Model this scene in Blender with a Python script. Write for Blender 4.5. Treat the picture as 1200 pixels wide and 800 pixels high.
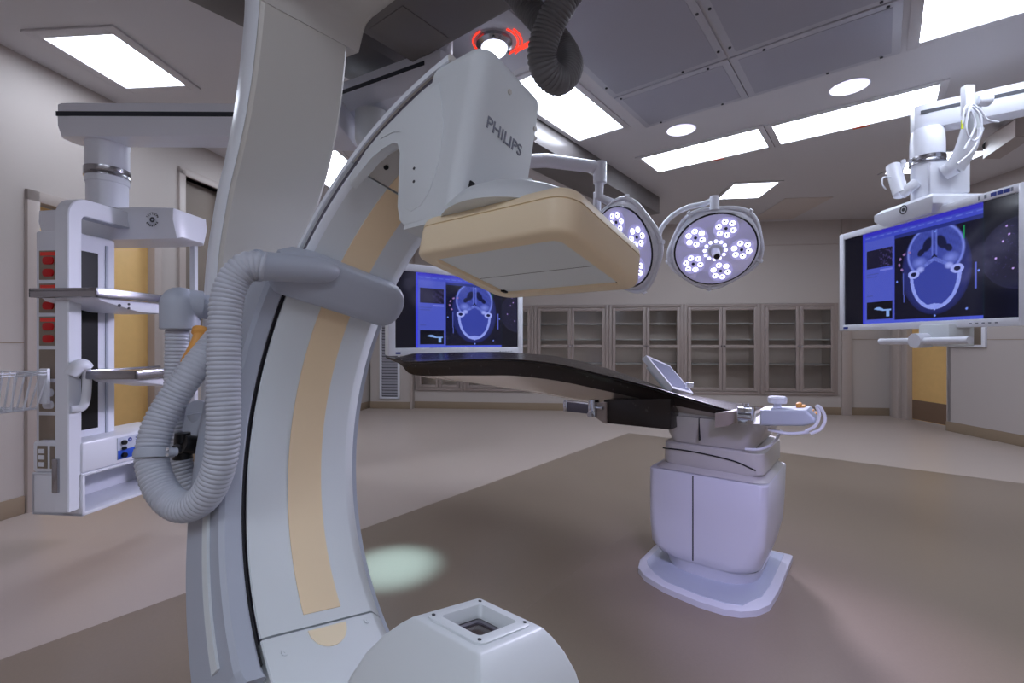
import bpy, bmesh, math, random
from mathutils import Matrix, Vector
random.seed(7)
R = math.radians
sc = bpy.context.scene
for o in list(bpy.data.objects): bpy.data.objects.remove(o)
C = sc.collection

# ---------------------------------------------------------------- camera, world, exposure
F = 550.0; CH = 1.15
cd = bpy.data.cameras.new('camera'); cam = bpy.data.objects.new('camera', cd); C.objects.link(cam)
cd.sensor_width = 36; cd.lens = F / 1200 * 36; cd.clip_start = .02; cd.clip_end = 60
cam.location = (0, 0, CH); cam.rotation_euler = (R(90), 0, 0); sc.camera = cam
sc.view_settings.view_transform = 'Standard'; sc.view_settings.look = 'None'
sc.view_settings.exposure = 1.05; sc.view_settings.gamma = 1; sc.view_settings.use_curve_mapping = False
w = bpy.data.worlds.new('world'); sc.world = w; w.use_nodes = True
w.node_tree.nodes['Background'].inputs[0].default_value = (.8, .82, .9, 1)
w.node_tree.nodes['Background'].inputs[1].default_value = .2
LAMP = 6.0                                                     # ceiling fixture strength

# ---------------------------------------------------------------- helpers
def lin(c):
    return tuple((x/12.92 if x <= .04045 else ((x+.055)/1.055)**2.4) for x in [v/255 for v in c])
MATS = {}
def mat(name, col, rough=.5, metal=0, noise=0, nscale=40, bump=0, spec=.5, coat=0, emit=None, es=0, trans=0, alpha=1, ior=1.45):
    if name in MATS: return MATS[name]
    m = bpy.data.materials.new(name); m.use_nodes = True; nt = m.node_tree; p = nt.nodes['Principled BSDF']
    c = lin(col); p.inputs['Base Color'].default_value = (*c, 1)
    p.inputs['Roughness'].default_value = rough; p.inputs['Metallic'].default_value = metal
    p.inputs['Specular IOR Level'].default_value = spec; p.inputs['Coat Weight'].default_value = coat
    p.inputs['IOR'].default_value = ior; p.inputs['Transmission Weight'].default_value = trans
    p.inputs['Alpha'].default_value = alpha
    if emit: p.inputs['Emission Color'].default_value = (*lin(emit), 1); p.inputs['Emission Strength'].default_value = es
    tc = nt.nodes.new('ShaderNodeTexCoord'); n = nt.nodes.new('ShaderNodeTexNoise'); n.inputs['Scale'].default_value = nscale
    n.inputs['Detail'].default_value = 6
    nt.links.new(tc.outputs['Object'], n.inputs['Vector'])
    if noise:
        r = nt.nodes.new('ShaderNodeMix'); r.data_type = 'RGBA'
        r.inputs[6].default_value = (*[x*(1-noise) for x in c], 1); r.inputs[7].default_value = (*[min(1, x*(1+noise)) for x in c], 1)
        nt.links.new(n.outputs['Fac'], r.inputs[0]); nt.links.new(r.outputs[2], p.inputs['Base Color'])
    else:
        mr = nt.nodes.new('ShaderNodeMapRange'); mr.inputs[3].default_value = max(0, rough-.04); mr.inputs[4].default_value = min(1, rough+.04)
        nt.links.new(n.outputs['Fac'], mr.inputs[0]); nt.links.new(mr.outputs[0], p.inputs['Roughness'])
    if bump:
        b = nt.nodes.new('ShaderNodeBump'); b.inputs['Strength'].default_value = bump; b.inputs['Distance'].default_value = .002
        nt.links.new(n.outputs['Fac'], b.inputs['Height']); nt.links.new(b.outputs['Normal'], p.inputs['Normal'])
    MATS[name] = m; return m

ID = Matrix()
class B:
    def __init__(s, M=ID): s.bm = bmesh.new(); s.M = M
    def take(s, t, M=None):
        if M is not None: bmesh.ops.transform(t, matrix=M, verts=t.verts)
        me = bpy.data.meshes.new('tmp'); t.to_mesh(me); t.free(); s.bm.from_mesh(me); bpy.data.meshes.remove(me); return s
    def box(s, x0, x1, y0, y1, z0, z1, bev=0, seg=2, M=None):
        t = bmesh.new(); bmesh.ops.create_cube(t, size=1)
        for v in t.verts: v.co = Vector(((x0+x1)/2+v.co.x*(x1-x0), (y0+y1)/2+v.co.y*(y1-y0), (z0+z1)/2+v.co.z*(z1-z0)))
        if bev: bmesh.ops.bevel(t, geom=list(t.edges), offset=bev, segments=seg, profile=.5, affect='EDGES', clamp_overlap=True)
        return s.take(t, M)
    def loft(s, secs, cap=True, closed=True, loop=False):
        t = bmesh.new(); rows = [[t.verts.new(Vector(p)) for p in sec] for sec in secs]
        nn = len(rows[0]); pairs = list(zip(rows, rows[1:])) + ([(rows[-1], rows[0])] if loop else [])
        for a, b in pairs:
            for i in range(nn if closed else nn-1):
                j = (i+1) % nn; t.faces.new((a[i], a[j], b[j], b[i]))
        if cap and closed and not loop: t.faces.new(rows[0]); t.faces.new(rows[-1])
        return s.take(t)
    def prism(s, poly, h0, h1, f, bev=0, seg=2):
        """poly in (p,q); f(p,q,h)->vector"""
        t = bmesh.new(); a = [t.verts.new(Vector(f(p, q, h0))) for p, q in poly]; b = [t.verts.new(Vector(f(p, q, h1))) for p, q in poly]
        k = len(a)
        for i in range(k): t.faces.new((a[i], a[(i+1) % k], b[(i+1) % k], b[i]))
        fa = t.faces.new(a); fb = t.faces.new(b)
        if bev:
            bmesh.ops.bevel(t, geom=list(set(fa.edges) | set(fb.edges)), offset=bev, segments=seg, profile=.5, affect='EDGES', clamp_overlap=True)
        return s.take(t)
    def cyl(s, p0, p1, r0, r1=None, seg=24, cap=True):
        p0 = Vector(p0); p1 = Vector(p1); r1 = r0 if r1 is None else r1
        q = (p1-p0).to_track_quat('Z', 'Y').to_matrix()
        X = q @ Vector((1, 0, 0)); Y = q @ Vector((0, 1, 0))
        ring = lambda p, r: [p + (X*math.cos(2*math.pi*i/seg) + Y*math.sin(2*math.pi*i/seg))*r for i in range(seg)]
        return s.loft([ring(p0, r0), ring(p1, r1)], cap)
    def lathe(s, prof, M=ID, seg=32, closed=False):
        """prof list of (r,h) around local z"""
        secs = [[M @ Vector((r*math.cos(2*math.pi*i/seg), r*math.sin(2*math.pi*i/seg), h)) for i in range(seg)] for r, h in [(max(r, .0004), h) for r, h in prof]]
        return s.loft(secs, cap=not closed, loop=closed)
    def tube(s, path, r, seg=10, cap=True, rf=None):
        path = [Vector(p) for p in path]; secs = []; up = None
        for i, p in enumerate(path):
            tg = (path[min(i+1, len(path)-1)] - path[max(i-1, 0)]).normalized()
            if up is None: up = tg.orthogonal().normalized()
            up = (up - tg*up.dot(tg)).normalized(); sd = tg.cross(up)
            rr = rf(i) if rf else r
            secs.append([p + (up*math.cos(2*math.pi*k/seg) + sd*math.sin(2*math.pi*k/seg))*rr for k in range(seg)])
        return s.loft(secs, cap)
def spline(pts, n=10):
    pts = [Vector(p) for p in pts]; P = [2*pts[0]-pts[1]] + pts + [2*pts[-1]-pts[-2]]; out = []
    for i in range(1, len(P)-2):
        for k in range(n):
            t = k/n; a, b, c, d = P[i-1:i+3]
            out.append(.5*((2*b) + (c-a)*t + (2*a-5*b+4*c-d)*t*t + (3*b-a-3*c+d)*t**3))
    out.append(P[-2]); return out
def resample(path, step):
    out = [path[0]]; acc = 0
    for a, b in zip(path, path[1:]):
        L = (b-a).length; x = step-acc
        while x <= L: out.append(a.lerp(b, x/L)); x += step
        acc = (acc + L) % step
    return out
LOC = {}
def obj(name, b, m, parent=None, smooth=38, label=None, kind=None):
    bm = b.bm
    bmesh.ops.transform(bm, matrix=b.M, verts=bm.verts)
    bmesh.ops.recalc_face_normals(bm, faces=bm.faces)
    vs = [v.co for v in bm.verts]
    c = Vector([(min(v[i] for v in vs)+max(v[i] for v in vs))/2 for i in range(3)])
    bmesh.ops.translate(bm, verts=bm.verts, vec=-c)
    me = bpy.data.meshes.new(name); bm.to_mesh(me); bm.free()
    if smooth: me.shade_smooth(); me.set_sharp_from_angle(angle=R(smooth))
    me.materials.append(m); o = bpy.data.objects.new(name, me); C.objects.link(o)
    LOC[o] = c
    if parent is not None: o.parent = parent; o.location = c - LOC[parent]
    else: o.location = c
    if label: o['label'] = label
    if kind: o['kind'] = kind
    return o
def thing(name, label, cat, loc, group=None):
    o = bpy.data.objects.new(name, None); C.objects.link(o); o.location = loc; LOC[o] = Vector(loc); o.empty_display_size = .05
    return tag(o, label, cat, group)
def tag(o, label, cat, group=None):
    o['label'] = label; o['category'] = cat
    if group: o['group'] = group
    return o
def dup(root, loc, label=None):
    r = root.copy(); C.objects.link(r); r.location = loc; LOC[r] = Vector(loc)
    if label: r['label'] = label
    for ch in list(root.children):
        c = ch.copy(); C.objects.link(c); c.parent = r
        for g in list(ch.children):
            d = g.copy(); C.objects.link(d); d.parent = c
    return r
def share(src, M, parent=None, name=None, loc=None):
    """another object on the same mesh, moved to world point loc"""
    o = bpy.data.objects.new(name or src.name.split('.')[0], src.data); C.objects.link(o); LOC[o] = Vector(loc)
    if parent is not None: o.parent = parent; o.location = Vector(loc) - LOC[parent]
    else: o.location = loc
    o.rotation_euler = src.rotation_euler
    return o
def struct(name, b, m, parent=None, smooth=38):
    o = obj(name, b, m, parent, smooth)
    if parent is None: o['kind'] = 'structure'
    return o
def text_mesh(body, size, depth, M, b):
    cu = bpy.data.curves.new('t', 'FONT'); cu.body = body; cu.size = size; cu.extrude = depth; cu.align_x = 'CENTER'; cu.align_y = 'CENTER'
    o = bpy.data.objects.new('t', cu); C.objects.link(o); bpy.context.view_layer.update()
    me = bpy.data.meshes.new_from_object(o.evaluated_get(bpy.context.evaluated_depsgraph_get()))
    t = bmesh.new(); t.from_mesh(me); b.take(t, M)
    bpy.data.objects.remove(o); bpy.data.meshes.remove(me); bpy.data.curves.remove(cu)
def at(x, y, Y): return Vector(((x-600)/F*Y, Y, CH-(y-400)/F*Y))
def frame(x, y, z, o): # matrix from axes and origin
    return Matrix(((x[0], y[0], z[0], o[0]), (x[1], y[1], z[1], o[1]), (x[2], y[2], z[2], o[2]), (0, 0, 0, 1)))
def rz(a, loc=(0, 0, 0)): return Matrix.Translation(loc) @ Matrix.Rotation(a, 4, 'Z')
# equipment frame: local (-a, b, z)
EY = .667
ME = Matrix.Rotation(-EY, 4, 'Z')
def e(a, b, z): return ME @ Vector((-a, b, z))
def onb(x, y, b):
    k = (x-600)/F; a = (b*math.sin(EY) - k*b*math.cos(EY)) / (math.cos(EY) + k*math.sin(EY)); Y = a*math.sin(EY)+b*math.cos(EY)
    return a, CH-(y-400)/F*Y
CZ = 3.06

# ---------------------------------------------------------------- materials
m_floor = mat('vinyl_light', (186, 172, 164), .32, noise=.05, nscale=160)
m_floor2 = mat('vinyl_dark', (140, 125, 111), .30, noise=.07, nscale=160)
m_wall = mat('wall_paint', (188, 179, 174), .55, bump=.05, nscale=200)
m_wallr = mat('wall_paint_grey', (186, 177, 174), .55, bump=.05, nscale=200)
m_ceil = mat('ceiling_paint', (208, 205, 208), .6, bump=.04, nscale=150)
m_base = mat('rubber_base', (150, 132, 112), .5)
m_trim = mat('painted_frame', (182, 170, 164), .4)
m_wood = mat('maple_door', (236, 194, 126), .4, noise=.06, nscale=14)
m_kick = mat('kick_plate', (140, 115, 95), .35, metal=.4)
m_white = mat('white_enamel', (226, 228, 238), .3)
m_cream = mat('light_grey_shell', (222, 228, 232), .38)
m_cream2 = mat('beige_grey_shell', (206, 203, 198), .42)
m_tan = mat('tan_plastic', (250, 232, 198), .42)
m_tan2 = mat('tan_stripe', (246, 222, 184), .45)
m_sleeve = mat('mid_grey_plastic', (178, 184, 198), .4)
m_hose = mat('hose_grey', (192, 196, 208), .35)
m_hosed = mat('hose_dark', (104, 102, 104), .4)
m_dark = mat('rail_grey', (106, 102, 102), .3)
m_dark2 = mat('carriage_grey', (112, 108, 106), .42)
m_black = mat('black_plastic', (22, 22, 24), .3)
m_gap = mat('shadow_gap', (28, 28, 32), .8)
m_track = mat('track_metal', (98, 94, 106), .35, metal=.3)
m_steel = mat('brushed_steel', (176, 176, 182), .25, metal=1)
m_chrome = mat('chrome', (205, 208, 215), .12, metal=1)
m_carbon = mat('carbon_gloss', (44, 37, 35), .26, spec=.4)
m_belly = mat('polished_pale_reflection', (222, 212, 204), .18, metal=.5)  # pale base colour stands in for the floor reflected in the gloss
m_ped = mat('pedestal_shell', (206, 206, 216), .35)
m_pedtop = mat('pedestal_grey', (190, 186, 184), .35)
m_cab = mat('cabinet_metal', (158, 145, 140), .35)
m_cabin = mat('cabinet_inside', (232, 218, 206), .5)
m_glass = bpy.data.materials.new('thin_cabinet_glass'); m_glass.use_nodes = True
_nt = m_glass.node_tree; _nt.nodes.clear(); _o = _nt.nodes.new('ShaderNodeOutputMaterial'); _m = _nt.nodes.new('ShaderNodeMixShader'); _t = _nt.nodes.new('ShaderNodeBsdfTransparent'); _g = _nt.nodes.new('ShaderNodeBsdfGlossy'); _f = _nt.nodes.new('ShaderNodeFresnel')
_t.inputs[0].default_value = (.95, .95, .95, 1); _g.inputs['Roughness'].default_value = .03; _f.inputs[0].default_value = 1.5
_nt.links.new(_f.outputs[0], _m.inputs[0]); _nt.links.new(_t.outputs[0], _m.inputs[1]); _nt.links.new(_g.outputs[0], _m.inputs[2]); _nt.links.new(_m.outputs[0], _o.inputs[0])
m_perf = mat('perforated_metal', (196, 196, 204), .4, metal=.2)
m_win = mat('detector_face', (236, 244, 246), .35)
m_tubewin = mat('tube_window', (70, 62, 62), .12)
m_red = mat('red_plastic', (190, 20, 24), .4)
m_redtag = mat('red_tag', (235, 70, 60), .5)
m_plate = mat('steel_plate', (150, 138, 126), .35, metal=.6)
m_lip = mat('lip_white', (240, 246, 255), .25)
m_letter = mat('grey_letter', (128, 132, 146), .5)
m_navy = mat('navy_letter', (30, 50, 140), .5)
m_blue = mat('control_blue', (30, 80, 200), .35)
m_orange = mat('orange_plastic', (230, 165, 85), .45)
m_orangetag = mat('orange_tag', (230, 90, 40), .5)
m_scr = mat('grey_lcd', (132, 136, 158), .15)
m_blind = mat('dark_blind', (128, 116, 106), .6)
m_louver = mat('louver_grey', (150, 148, 158), .4)
m_mark = mat('dark_mark', (50, 52, 62), .5)
m_lamp = mat('lamp_diffuser', (255, 255, 255), .5, emit=(230, 239, 255), es=LAMP)
m_down = mat('downlight_glow', (255, 255, 255), .5, emit=(222, 214, 255), es=.62)
m_down2 = mat('downlight_inner_wall', (255, 255, 255), .5, emit=(235, 232, 255), es=.8)
m_dome = mat('dome_glow', (255, 255, 255), .3, emit=(235, 240, 255), es=3)
m_redglow = mat('red_reflection', (255, 60, 40), .4, emit=(255, 60, 40), es=.6)  # glow standing in for red reflections around the dome
m_led = mat('led_glow', (255, 255, 255), .2, emit=(205, 205, 255), es=1.5)
m_face = mat('lamp_face', (222, 218, 244), .25, emit=(178, 174, 208), es=.13)
m_reflector = mat('led_reflector', (205, 205, 232), .2, metal=.3, emit=(170, 165, 235), es=.26)

# ================================================================ STRUCTURE
# floor and inlay
struct('floor', B().box(-4.2, 6.4, -2.6, 9.0, -.06, 0), m_floor)
fl = bpy.data.objects['floor']
bi = B(ME).box(-2.5, 2.4, -1.6, 5.55, -.004, .0015); obj('floor_inlay', bi, m_floor2, fl, label='darker brown vinyl field under the imaging table')
# weld seam lines of the vinyl
for (x0, x1, y0, y1) in ((-1.2, -1.196, -1.6, 5.55), (.62, .624, -1.6, 5.55)):
    obj('floor_seam', B(ME).box(x0, x0+.002, y0, y1, 0, .0018), mat('weld_seam', (148, 135, 122), .35), fl)
struct('ceiling', B().box(-4.2, 6.4, -2.6, 9.0, CZ, CZ+.08), m_ceil)
ceil = bpy.data.objects['ceiling']
# left wall
LW = rz(-R(9), (-3.29, 3.0, 0))         # local y = away, x = into room
def lwy(px):
    k = (px-600)/F; c, s = math.cos(R(9)), math.sin(R(9)); return (k*3.0+3.29)/(s-k*c)
d0, d1 = lwy(40), lwy(181)
o0, o1 = lwy(216), lwy(262)
b = B(LW)
b.box(-.12, 0, -5.6, d0, 0, CZ); b.box(-.12, 0, d0, d1, 2.12, CZ); b.box(-.12, 0, d1, o0, 0, CZ)
b.box(-.12, 0, o0, o1, 2.70, CZ); b.box(-.12, 0, o0, o1, 0, .95); b.box(-.12, 0, o1, 5.45, 0, CZ)
struct('wall_left', b, m_wall)
wl = bpy.data.objects['wall_left']
struct('baseboard_left', B(LW).box(0, .012, -5.4, d0-.06, 0, .12, .003).box(0, .012, d1+.06, 5.4, 0, .12, .003), m_base)
# reveal joints of the left wall panels
for zz in (1.14,):
    obj('wall_joint', B(LW).box(0, .004, -5.4, d0-.06, zz, zz+.006), m_base, wl)
# door 1 (left): frame and leaf
o = struct('door_1', B(LW).box(-.09, -.045, d0+.02, d1-.02, .01, 2.09, .003), m_wood)
o['label'] = 'maple door in the left wall behind the equipment boom'
b = B(LW)
b.box(-.13, .025, d0-.055, d0+.02, 0, 2.175, .004).box(-.13, .025, d1-.02, d1+.055, 0, 2.175, .004).box(-.13, .025, d0-.055, d1+.055, 2.10, 2.175, .004)
obj('door_frame', b, m_trim, o)
obj('glass_light', B(LW).box(-.047, -.04, d0+.1, d0+.26, 1.0, 1.75), m_blind, o)
b = B(LW)
for (y0, y1, z0, z1) in ((d0+.075, d0+.1, .975, 1.775), (d0+.26, d0+.285, .975, 1.775), (d0+.075, d0+.285, .975, 1.0), (d0+.075, d0+.285, 1.75, 1.775)):
    b.box(-.05, -.03, y0, y1, z0, z1, .002)
obj('light_frame', b, m_wood, o)
# window 1: dark shaded opening further along the left wall
o = struct('window_1', B(LW).box(-.10, -.085, o0, o1, .95, 2.70), m_blind)
b = B(LW)
b.box(-.12, .02, o0-.07, o0, .9, 2.75, .004).box(-.12, .02, o1, o1+.07, .9, 2.75, .004).box(-.12, .02, o0-.07, o1+.07, 2.70, 2.77, .004).box(-.12, .05, o0-.07, o1+.07, .9, .95, .004)
obj('window_frame', b, m_trim, o)

# back wall with cabinet niche
WW = rz(-R(6.25), (-1.62, 8.1, 0))
def ws(px):
    k = (px-600)/F; return (8.1*k+1.62)/(math.cos(R(6.25))+math.sin(R(6.25))*k)
n0, n1, nz0, nz1 = ws(487), ws(981), .306, 1.757
b = B(WW)
b.box(-1.9, n0, 0, .5, 0, CZ); b.box(n1, 7.75, 0, .5, 0, CZ); b.box(n0, n1, 0, .5, 0, nz0); b.box(n0, n1, 0, .5, nz1, CZ); b.box(n0, n1, .42, .5, nz0, nz1)
struct('wall_back', b, m_wall)
wb = bpy.data.objects['wall_back']
struct('baseboard_back', B(WW).box(ws(484), ws(1042), -.012, 0, 0, .12, .003), m_base)
struct('trim_1', B(WW).box(ws(700), ws(1050), -.012, 0, 2.672, 2.69, .002), m_trim)
# pilaster with louvred vent
p0, p1 = ws(437), ws(484)
b = B(WW); b.box(p0, p1, -.10, 0, 0, CZ); struct('trim_2', b, m_wall)
struct('baseboard_pilaster', B(WW).box(p0-.01, p1+.01, -.114, -.10, 0, .12, .003), m_base)
b = B(WW); b.box(p1-.012, p1+.03, -.13, -.0, 0, CZ, .003); struct('trim_3', b, m_trim)
v0, v1 = ws(448), ws(471)
t = thing('louvre_vent', 'grey louvred air return grille in a white frame on the back wall pilaster', 'vent', WW @ Vector(((v0+v1)/2, -.12, .2)))
b = B(WW)
for (x0, x1, z0, z1) in ((v0, v0+.035, .17, 1.5), (v1-.035, v1, .17, 1.5), (v0, v1, .17, .205), (v0, v1, 1.465, 1.5)): b.box(x0, x1, -.125, -.1, z0, z1, .003)
obj('frame', b, m_white, t)
obj('backing', B(WW).box(v0+.03, v1-.03, -.108, -.1, .2, 1.47), m_gap, t)
for i in range(26):
    z = .225+i*.0485
    obj('slat', B(WW).prism([(-.122, z), (-.119, z-.002), (-.105, z+.034), (-.108, z+.036)], v0+.036, v1-.036, lambda p, q, h: (h, p, q)), m_louver, t)
# column at the right end of the cabinets
q0, q1 = ws(985), ws(996)
struct('trim_4', B(WW).box(q0, q1, -.05, 0, 0, CZ, .004), m_trim)
struct('trim_5', B(WW).box(ws(997), ws(1041), -.008, 0, 1.18, 1.186), m_base)

# right wall
RW = rz(-R(1.2), (5.60, 5.5, 0))     # local y away, x outward
struct('wall_right', B(RW).box(0, .12, -8.0, .55, 0, CZ).box(.22, .34, .55, 2.4, 2.14, CZ).box(.22, .34, .55, .68, 0, 2.14).box(.22, .34, 1.42, 2.4, 0, 2.14).box(0, .34, .5, .56, 0, CZ), m_wallr)
struct('baseboard_right', B(RW).box(-.012, 0, -7.9, .56, 0, .125, .003), m_base)
struct('trim_6', B(RW).box(-.004, 0, -7.9, .56, 1.17, 1.176), m_base)
o = struct('door_2', B(RW).box(.25, .295, .70, 1.40, .012, 2.11, .003), m_wood)
o['label'] = 'maple door with brown kick plate in the right wall under the big monitor'
b = B(RW); b.box(.17, .34, .63, .70, 0, 2.18, .004).box(.17, .34, 1.40, 1.50, 0, 2.18, .004).box(.17, .34, .63, 1.5, 2.11, 2.18, .004)
obj('door_frame', b, m_trim, o)
obj('kick_plate', B(RW).box(.244, .25, .71, 1.39, .02, .30, .002), m_kick, o)
struct('trim_7', B(RW).box(.12, .22, 1.50, 1.62, 0, CZ, .004), m_trim)
# wall behind the camera
struct('wall_near', B().box(-4.2, 6.4, -2.6, -2.5, 0, CZ), m_wall)
# wall outlet panel on the right wall
t = thing('wall_service_panel', 'white wall service panel with dark display beside the maple door', 'panel', RW @ Vector((0, .26, 1.08)))
obj('back_box', B(RW).box(-.03, 0, .03, .50, 1.08, 1.36, .004), m_white, t)
for y0 in (.07, .19): obj('outlet_plate', B(RW).box(-.036, -.03, y0, y0+.1, 1.11, 1.33, .003), m_plate, t)
q = obj('display_box', B(RW).box(-.06, -.03, .31, .48, 1.10, 1.36, .006), m_white, t)
obj('display', B(RW).box(-.063, -.06, .34, .45, 1.26, 1.32), m_black, q)

# ceiling rail of the c-arm
struct('ceiling_rail', B(ME).box(-2.70, -2.31, -1.2, 6.09, 2.84, CZ, .004), m_dark)
bpy.data.objects['ceiling_rail']['label'] = 'dark grey glossy box rail running along the ceiling'

# ================================================================ CEILING FIXTURES
def fixture(label, M, x0, x1, y0, y1, fr=.06, tagside=None):
    c = M @ Vector(((x0+x1)/2, (y0+y1)/2, CZ))
    t = thing('ceiling_light', label, 'ceiling light', c, 'recessed fluorescent ceiling lights')
    b = B(M); z0, z1 = CZ-.014, CZ
    b.box(x0-fr, x0, y0-fr, y1+fr, z0, z1, .002).box(x1, x1+fr, y0-fr, y1+fr, z0, z1, .002).box(x0, x1, y0-fr, y0, z0, z1, .002).box(x0, x1, y1, y1+fr, z0, z1, .002)
    obj('frame', b, m_ceil, t)
    obj('diffuser', B(M).box(x0, x1, y0, y1, CZ-.006, CZ-.001), m_lamp, t)
    if tagside: obj('tag', B(M).box(*tagside, CZ-.016, CZ-.014), m_orangetag, t)
    return t
fixture('long ceiling light strip nearest the round downlight above the cabinets, left one', ME, -1.96, -.87, 4.66, 5.15, .05, (-1.4, -1.28, 5.16, 5.19))
fixture('long ceiling light strip above the big monitor boom arm', ME, -.76, .34, 4.68, 5.15, .05, (-.2, -.08, 5.16, 5.19))
fixture('ceiling light panel beside the dark ceiling rail, next to the hanging hose', ME, -2.25, -1.80, 2.72, 3.88, .05, (-2.295, -2.26, 3.0, 3.12))
fixture('bright ceiling light panel in the top right corner', ME, .19, 1.30, 3.42, 3.95, .06)
RM = rz(-R(3))
fixture('small square ceiling light near the back wall', rz(-R(7), (2.97, 5.93, 0)), -.25, .25, -.3, .3, .045)
fixture('ceiling light panel above the left equipment boom', rz(R(8)*0-R(4.5), (-2.68, 3.21, 0)), -.235, .235, -.29, .29, .07)
fixture('small ceiling light half hidden by the cable cluster of the big monitor boom', rz(-R(4), (4.5, 5.0, 0)), -.3, .3, -.3, .3, .045)
fixture('ceiling light glimpsed between the curved ceiling arm and the arc', rz(-R(6), (-2.0, 5.2, 0)), -.3, .3, -.6, .6, .045)
fixture('small ceiling light left of the rail, seen beside the boom arm', rz(-R(6), (-1.25, 3.75, 0)), -.18, .18, -.18, .18, .045)
# unseen fixtures added behind the camera to light the C-arm side
fixture('added unseen ceiling light behind the camera, left one', rz(-R(6), (-1.6, -1.0, 0)), -.3, .3, -.6, .6, .045)
fixture('added unseen ceiling light behind the camera, right one', rz(-R(6), (.9, -1.5, 0)), -.6, .6, -.6, .6, .045)
# plain ceiling panels
t = tag(obj('ceiling_access_panel', B(rz(-R(6), (4.0, 6.78, 0))).box(-.3, .3, -.56, .56, CZ-.008, CZ, .002), mat('access_panel', (204, 194, 188), .5)), 'flush beige access panel in the ceiling near the back wall', 'panel')
t = tag(obj('ceiling_access_panel', B(rz(-R(4), (-2.0, 4.35, 0))).box(-.3, .3, -.25, .25, CZ-.006, CZ, .002), m_ceil), 'flush ceiling panel above the left boom arm', 'panel')
# laminar flow diffuser panels
t = thing('air_diffuser', 'grey perforated metal laminar air diffuser array in the ceiling', 'air diffuser', e(.8, 3.2, CZ))
def perf(x0, x1, y0, y1, screws):
    b = B(ME); b.box(x0+.004, x1-.004, y0+.004, y1-.004, CZ-.012, CZ, .002)
    p = obj('diffuser_panel', b, m_cream2 if 0 else m_perf, t)
    mg = .05
    q = obj('perforated_sheet', B(ME).box(x0+mg, x1-mg, y0+mg, y1-mg, CZ-.015, CZ-.011, .001), m_perf2, p)
    for sx, sy in screws: obj('screw', B(ME).cyl((sx, sy, CZ-.018), (sx, sy, CZ-.011), .009, seg=10), m_mark, p)
m_perf2 = mat('perforated_sheet', (176, 176, 188), .45, metal=.2, noise=.16, nscale=420)
perf(-1.65, -.81, 3.38, 4.02, [(-1.6, 3.41), (-.95, 3.41), (-1.5, 3.99), (-1.0, 3.99)])
perf(-.81, .10, 3.38, 4.02, [(-.6, 3.41), (.03, 3.41), (-.3, 3.99), (.0, 3.99)])
perf(-1.65, -.81, 2.1, 3.37, [(-1.62, 3.2), (-1.1, 3.34), (-.84, 3.25), (-.84, 2.8)])
perf(-.80, .10, 2.1, 3.37, [(-.77, 3.25), (-.77, 2.8), (0, 3.34)])
perf(-1.65, -.81, .9, 2.09, []); perf(-.80, .10, .9, 2.09, [])
for i, (a, bb, l) in enumerate(((1.42, 4.27, 'small round downlight beside the left long light strip'), (.19, 4.33, 'round downlight above the right long light strip'))):
    c = e(a, bb, CZ); t = thing('downlight', l, 'downlight', c, 'round ceiling downlights')
    T = Matrix.Translation(c)
    obj('ring', B().lathe([(.128, 0), (.132, -.004), (.126, -.007), (.122, -.004), (.122, 0)], T, 40, True), m_white, t)
    obj('glow_disc', B().lathe([(0, -.001), (.124, -.001), (.124, -.003), (0, -.003)], T, 40), m_down, t)
    b = B(); pp = [(.123*math.cos(R(q)), .123*math.sin(R(q))) for q in range(-15, 196, 10)] + [(.123*math.cos(R(q)), -.02+.08*math.sin(R(q))) for q in range(190, -11, -10)]
    b.prism(pp, -.0045, -.003, lambda p_, q_, h: c+Vector((p_, q_, h))); obj('reflector_wall', b, m_down2, t)
# dome lamp on the ceiling
c = e(1.93, 2.27, CZ); t = thing('ceiling_dome_lamp', 'bright glass dome spot lamp with painted red reflections on the ceiling behind the arc top', 'lamp', c); T = Matrix.Translation(c)
obj('base_plate', B(ME).box(-2.28, -1.68, 2.02, 2.60, CZ-.01, CZ, .002), m_perf, t)
obj('ring', B().lathe([(.115, -.01), (.115, -.03), (.09, -.05), (.082, -.05), (.082, -.01)], T, 40, True), m_steel, t)
obj('bulb', B().lathe([(.082, -.012), (.082, -.05), (.07, -.075), (.045, -.09), (0, -.096)], T, 32), m_dome, t)
for s, a0, a1, rr in ((1, -1.0, .9, .15), (-1, -.9, 1.0, .135), (1, -.8, .7, .175)):
    pts = [c + Vector((s*math.cos(a0+(a1-a0)*i/10)*rr, math.sin(a0+(a1-a0)*i/10)*rr, -.014)) for i in range(11)]
    obj('red_reflection_arc', B().tube(pts, .006, 8), m_redglow, t)  # red reflections beside the dome, built as glowing arcs
for k in range(3):
    p = c + Vector((math.cos(k*2.1+.5)*.1, math.sin(k*2.1+.5)*.1, -.05)); obj('screw', B().cyl(p, p+Vector((0, 0, .02)), .009, seg=10), m_mark, t)
obj('red_reflection_streak', B(ME).box(-1.86, -1.74, 2.40, 2.44, CZ-.014, CZ-.009), m_redglow, t)  # red reflection streak on the panel, built as a glowing bar
ld = bpy.data.lights.new('dome_lamp_beam', 'SPOT'); ld.energy = 520; ld.color = (.46, .82, 1.0); ld.spot_size = R(11); ld.spot_blend = 1; ld.shadow_soft_size = .04
lo = bpy.data.objects.new('dome_lamp_beam', ld); C.objects.link(lo); lo.parent = t; lo.location = (0, 0, -.13)
lo.rotation_euler = (Vector((-.61, 2.40, 0)) - (c+Vector((0, 0, -.13)))).to_track_quat('-Z', 'Y').to_euler()

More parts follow.
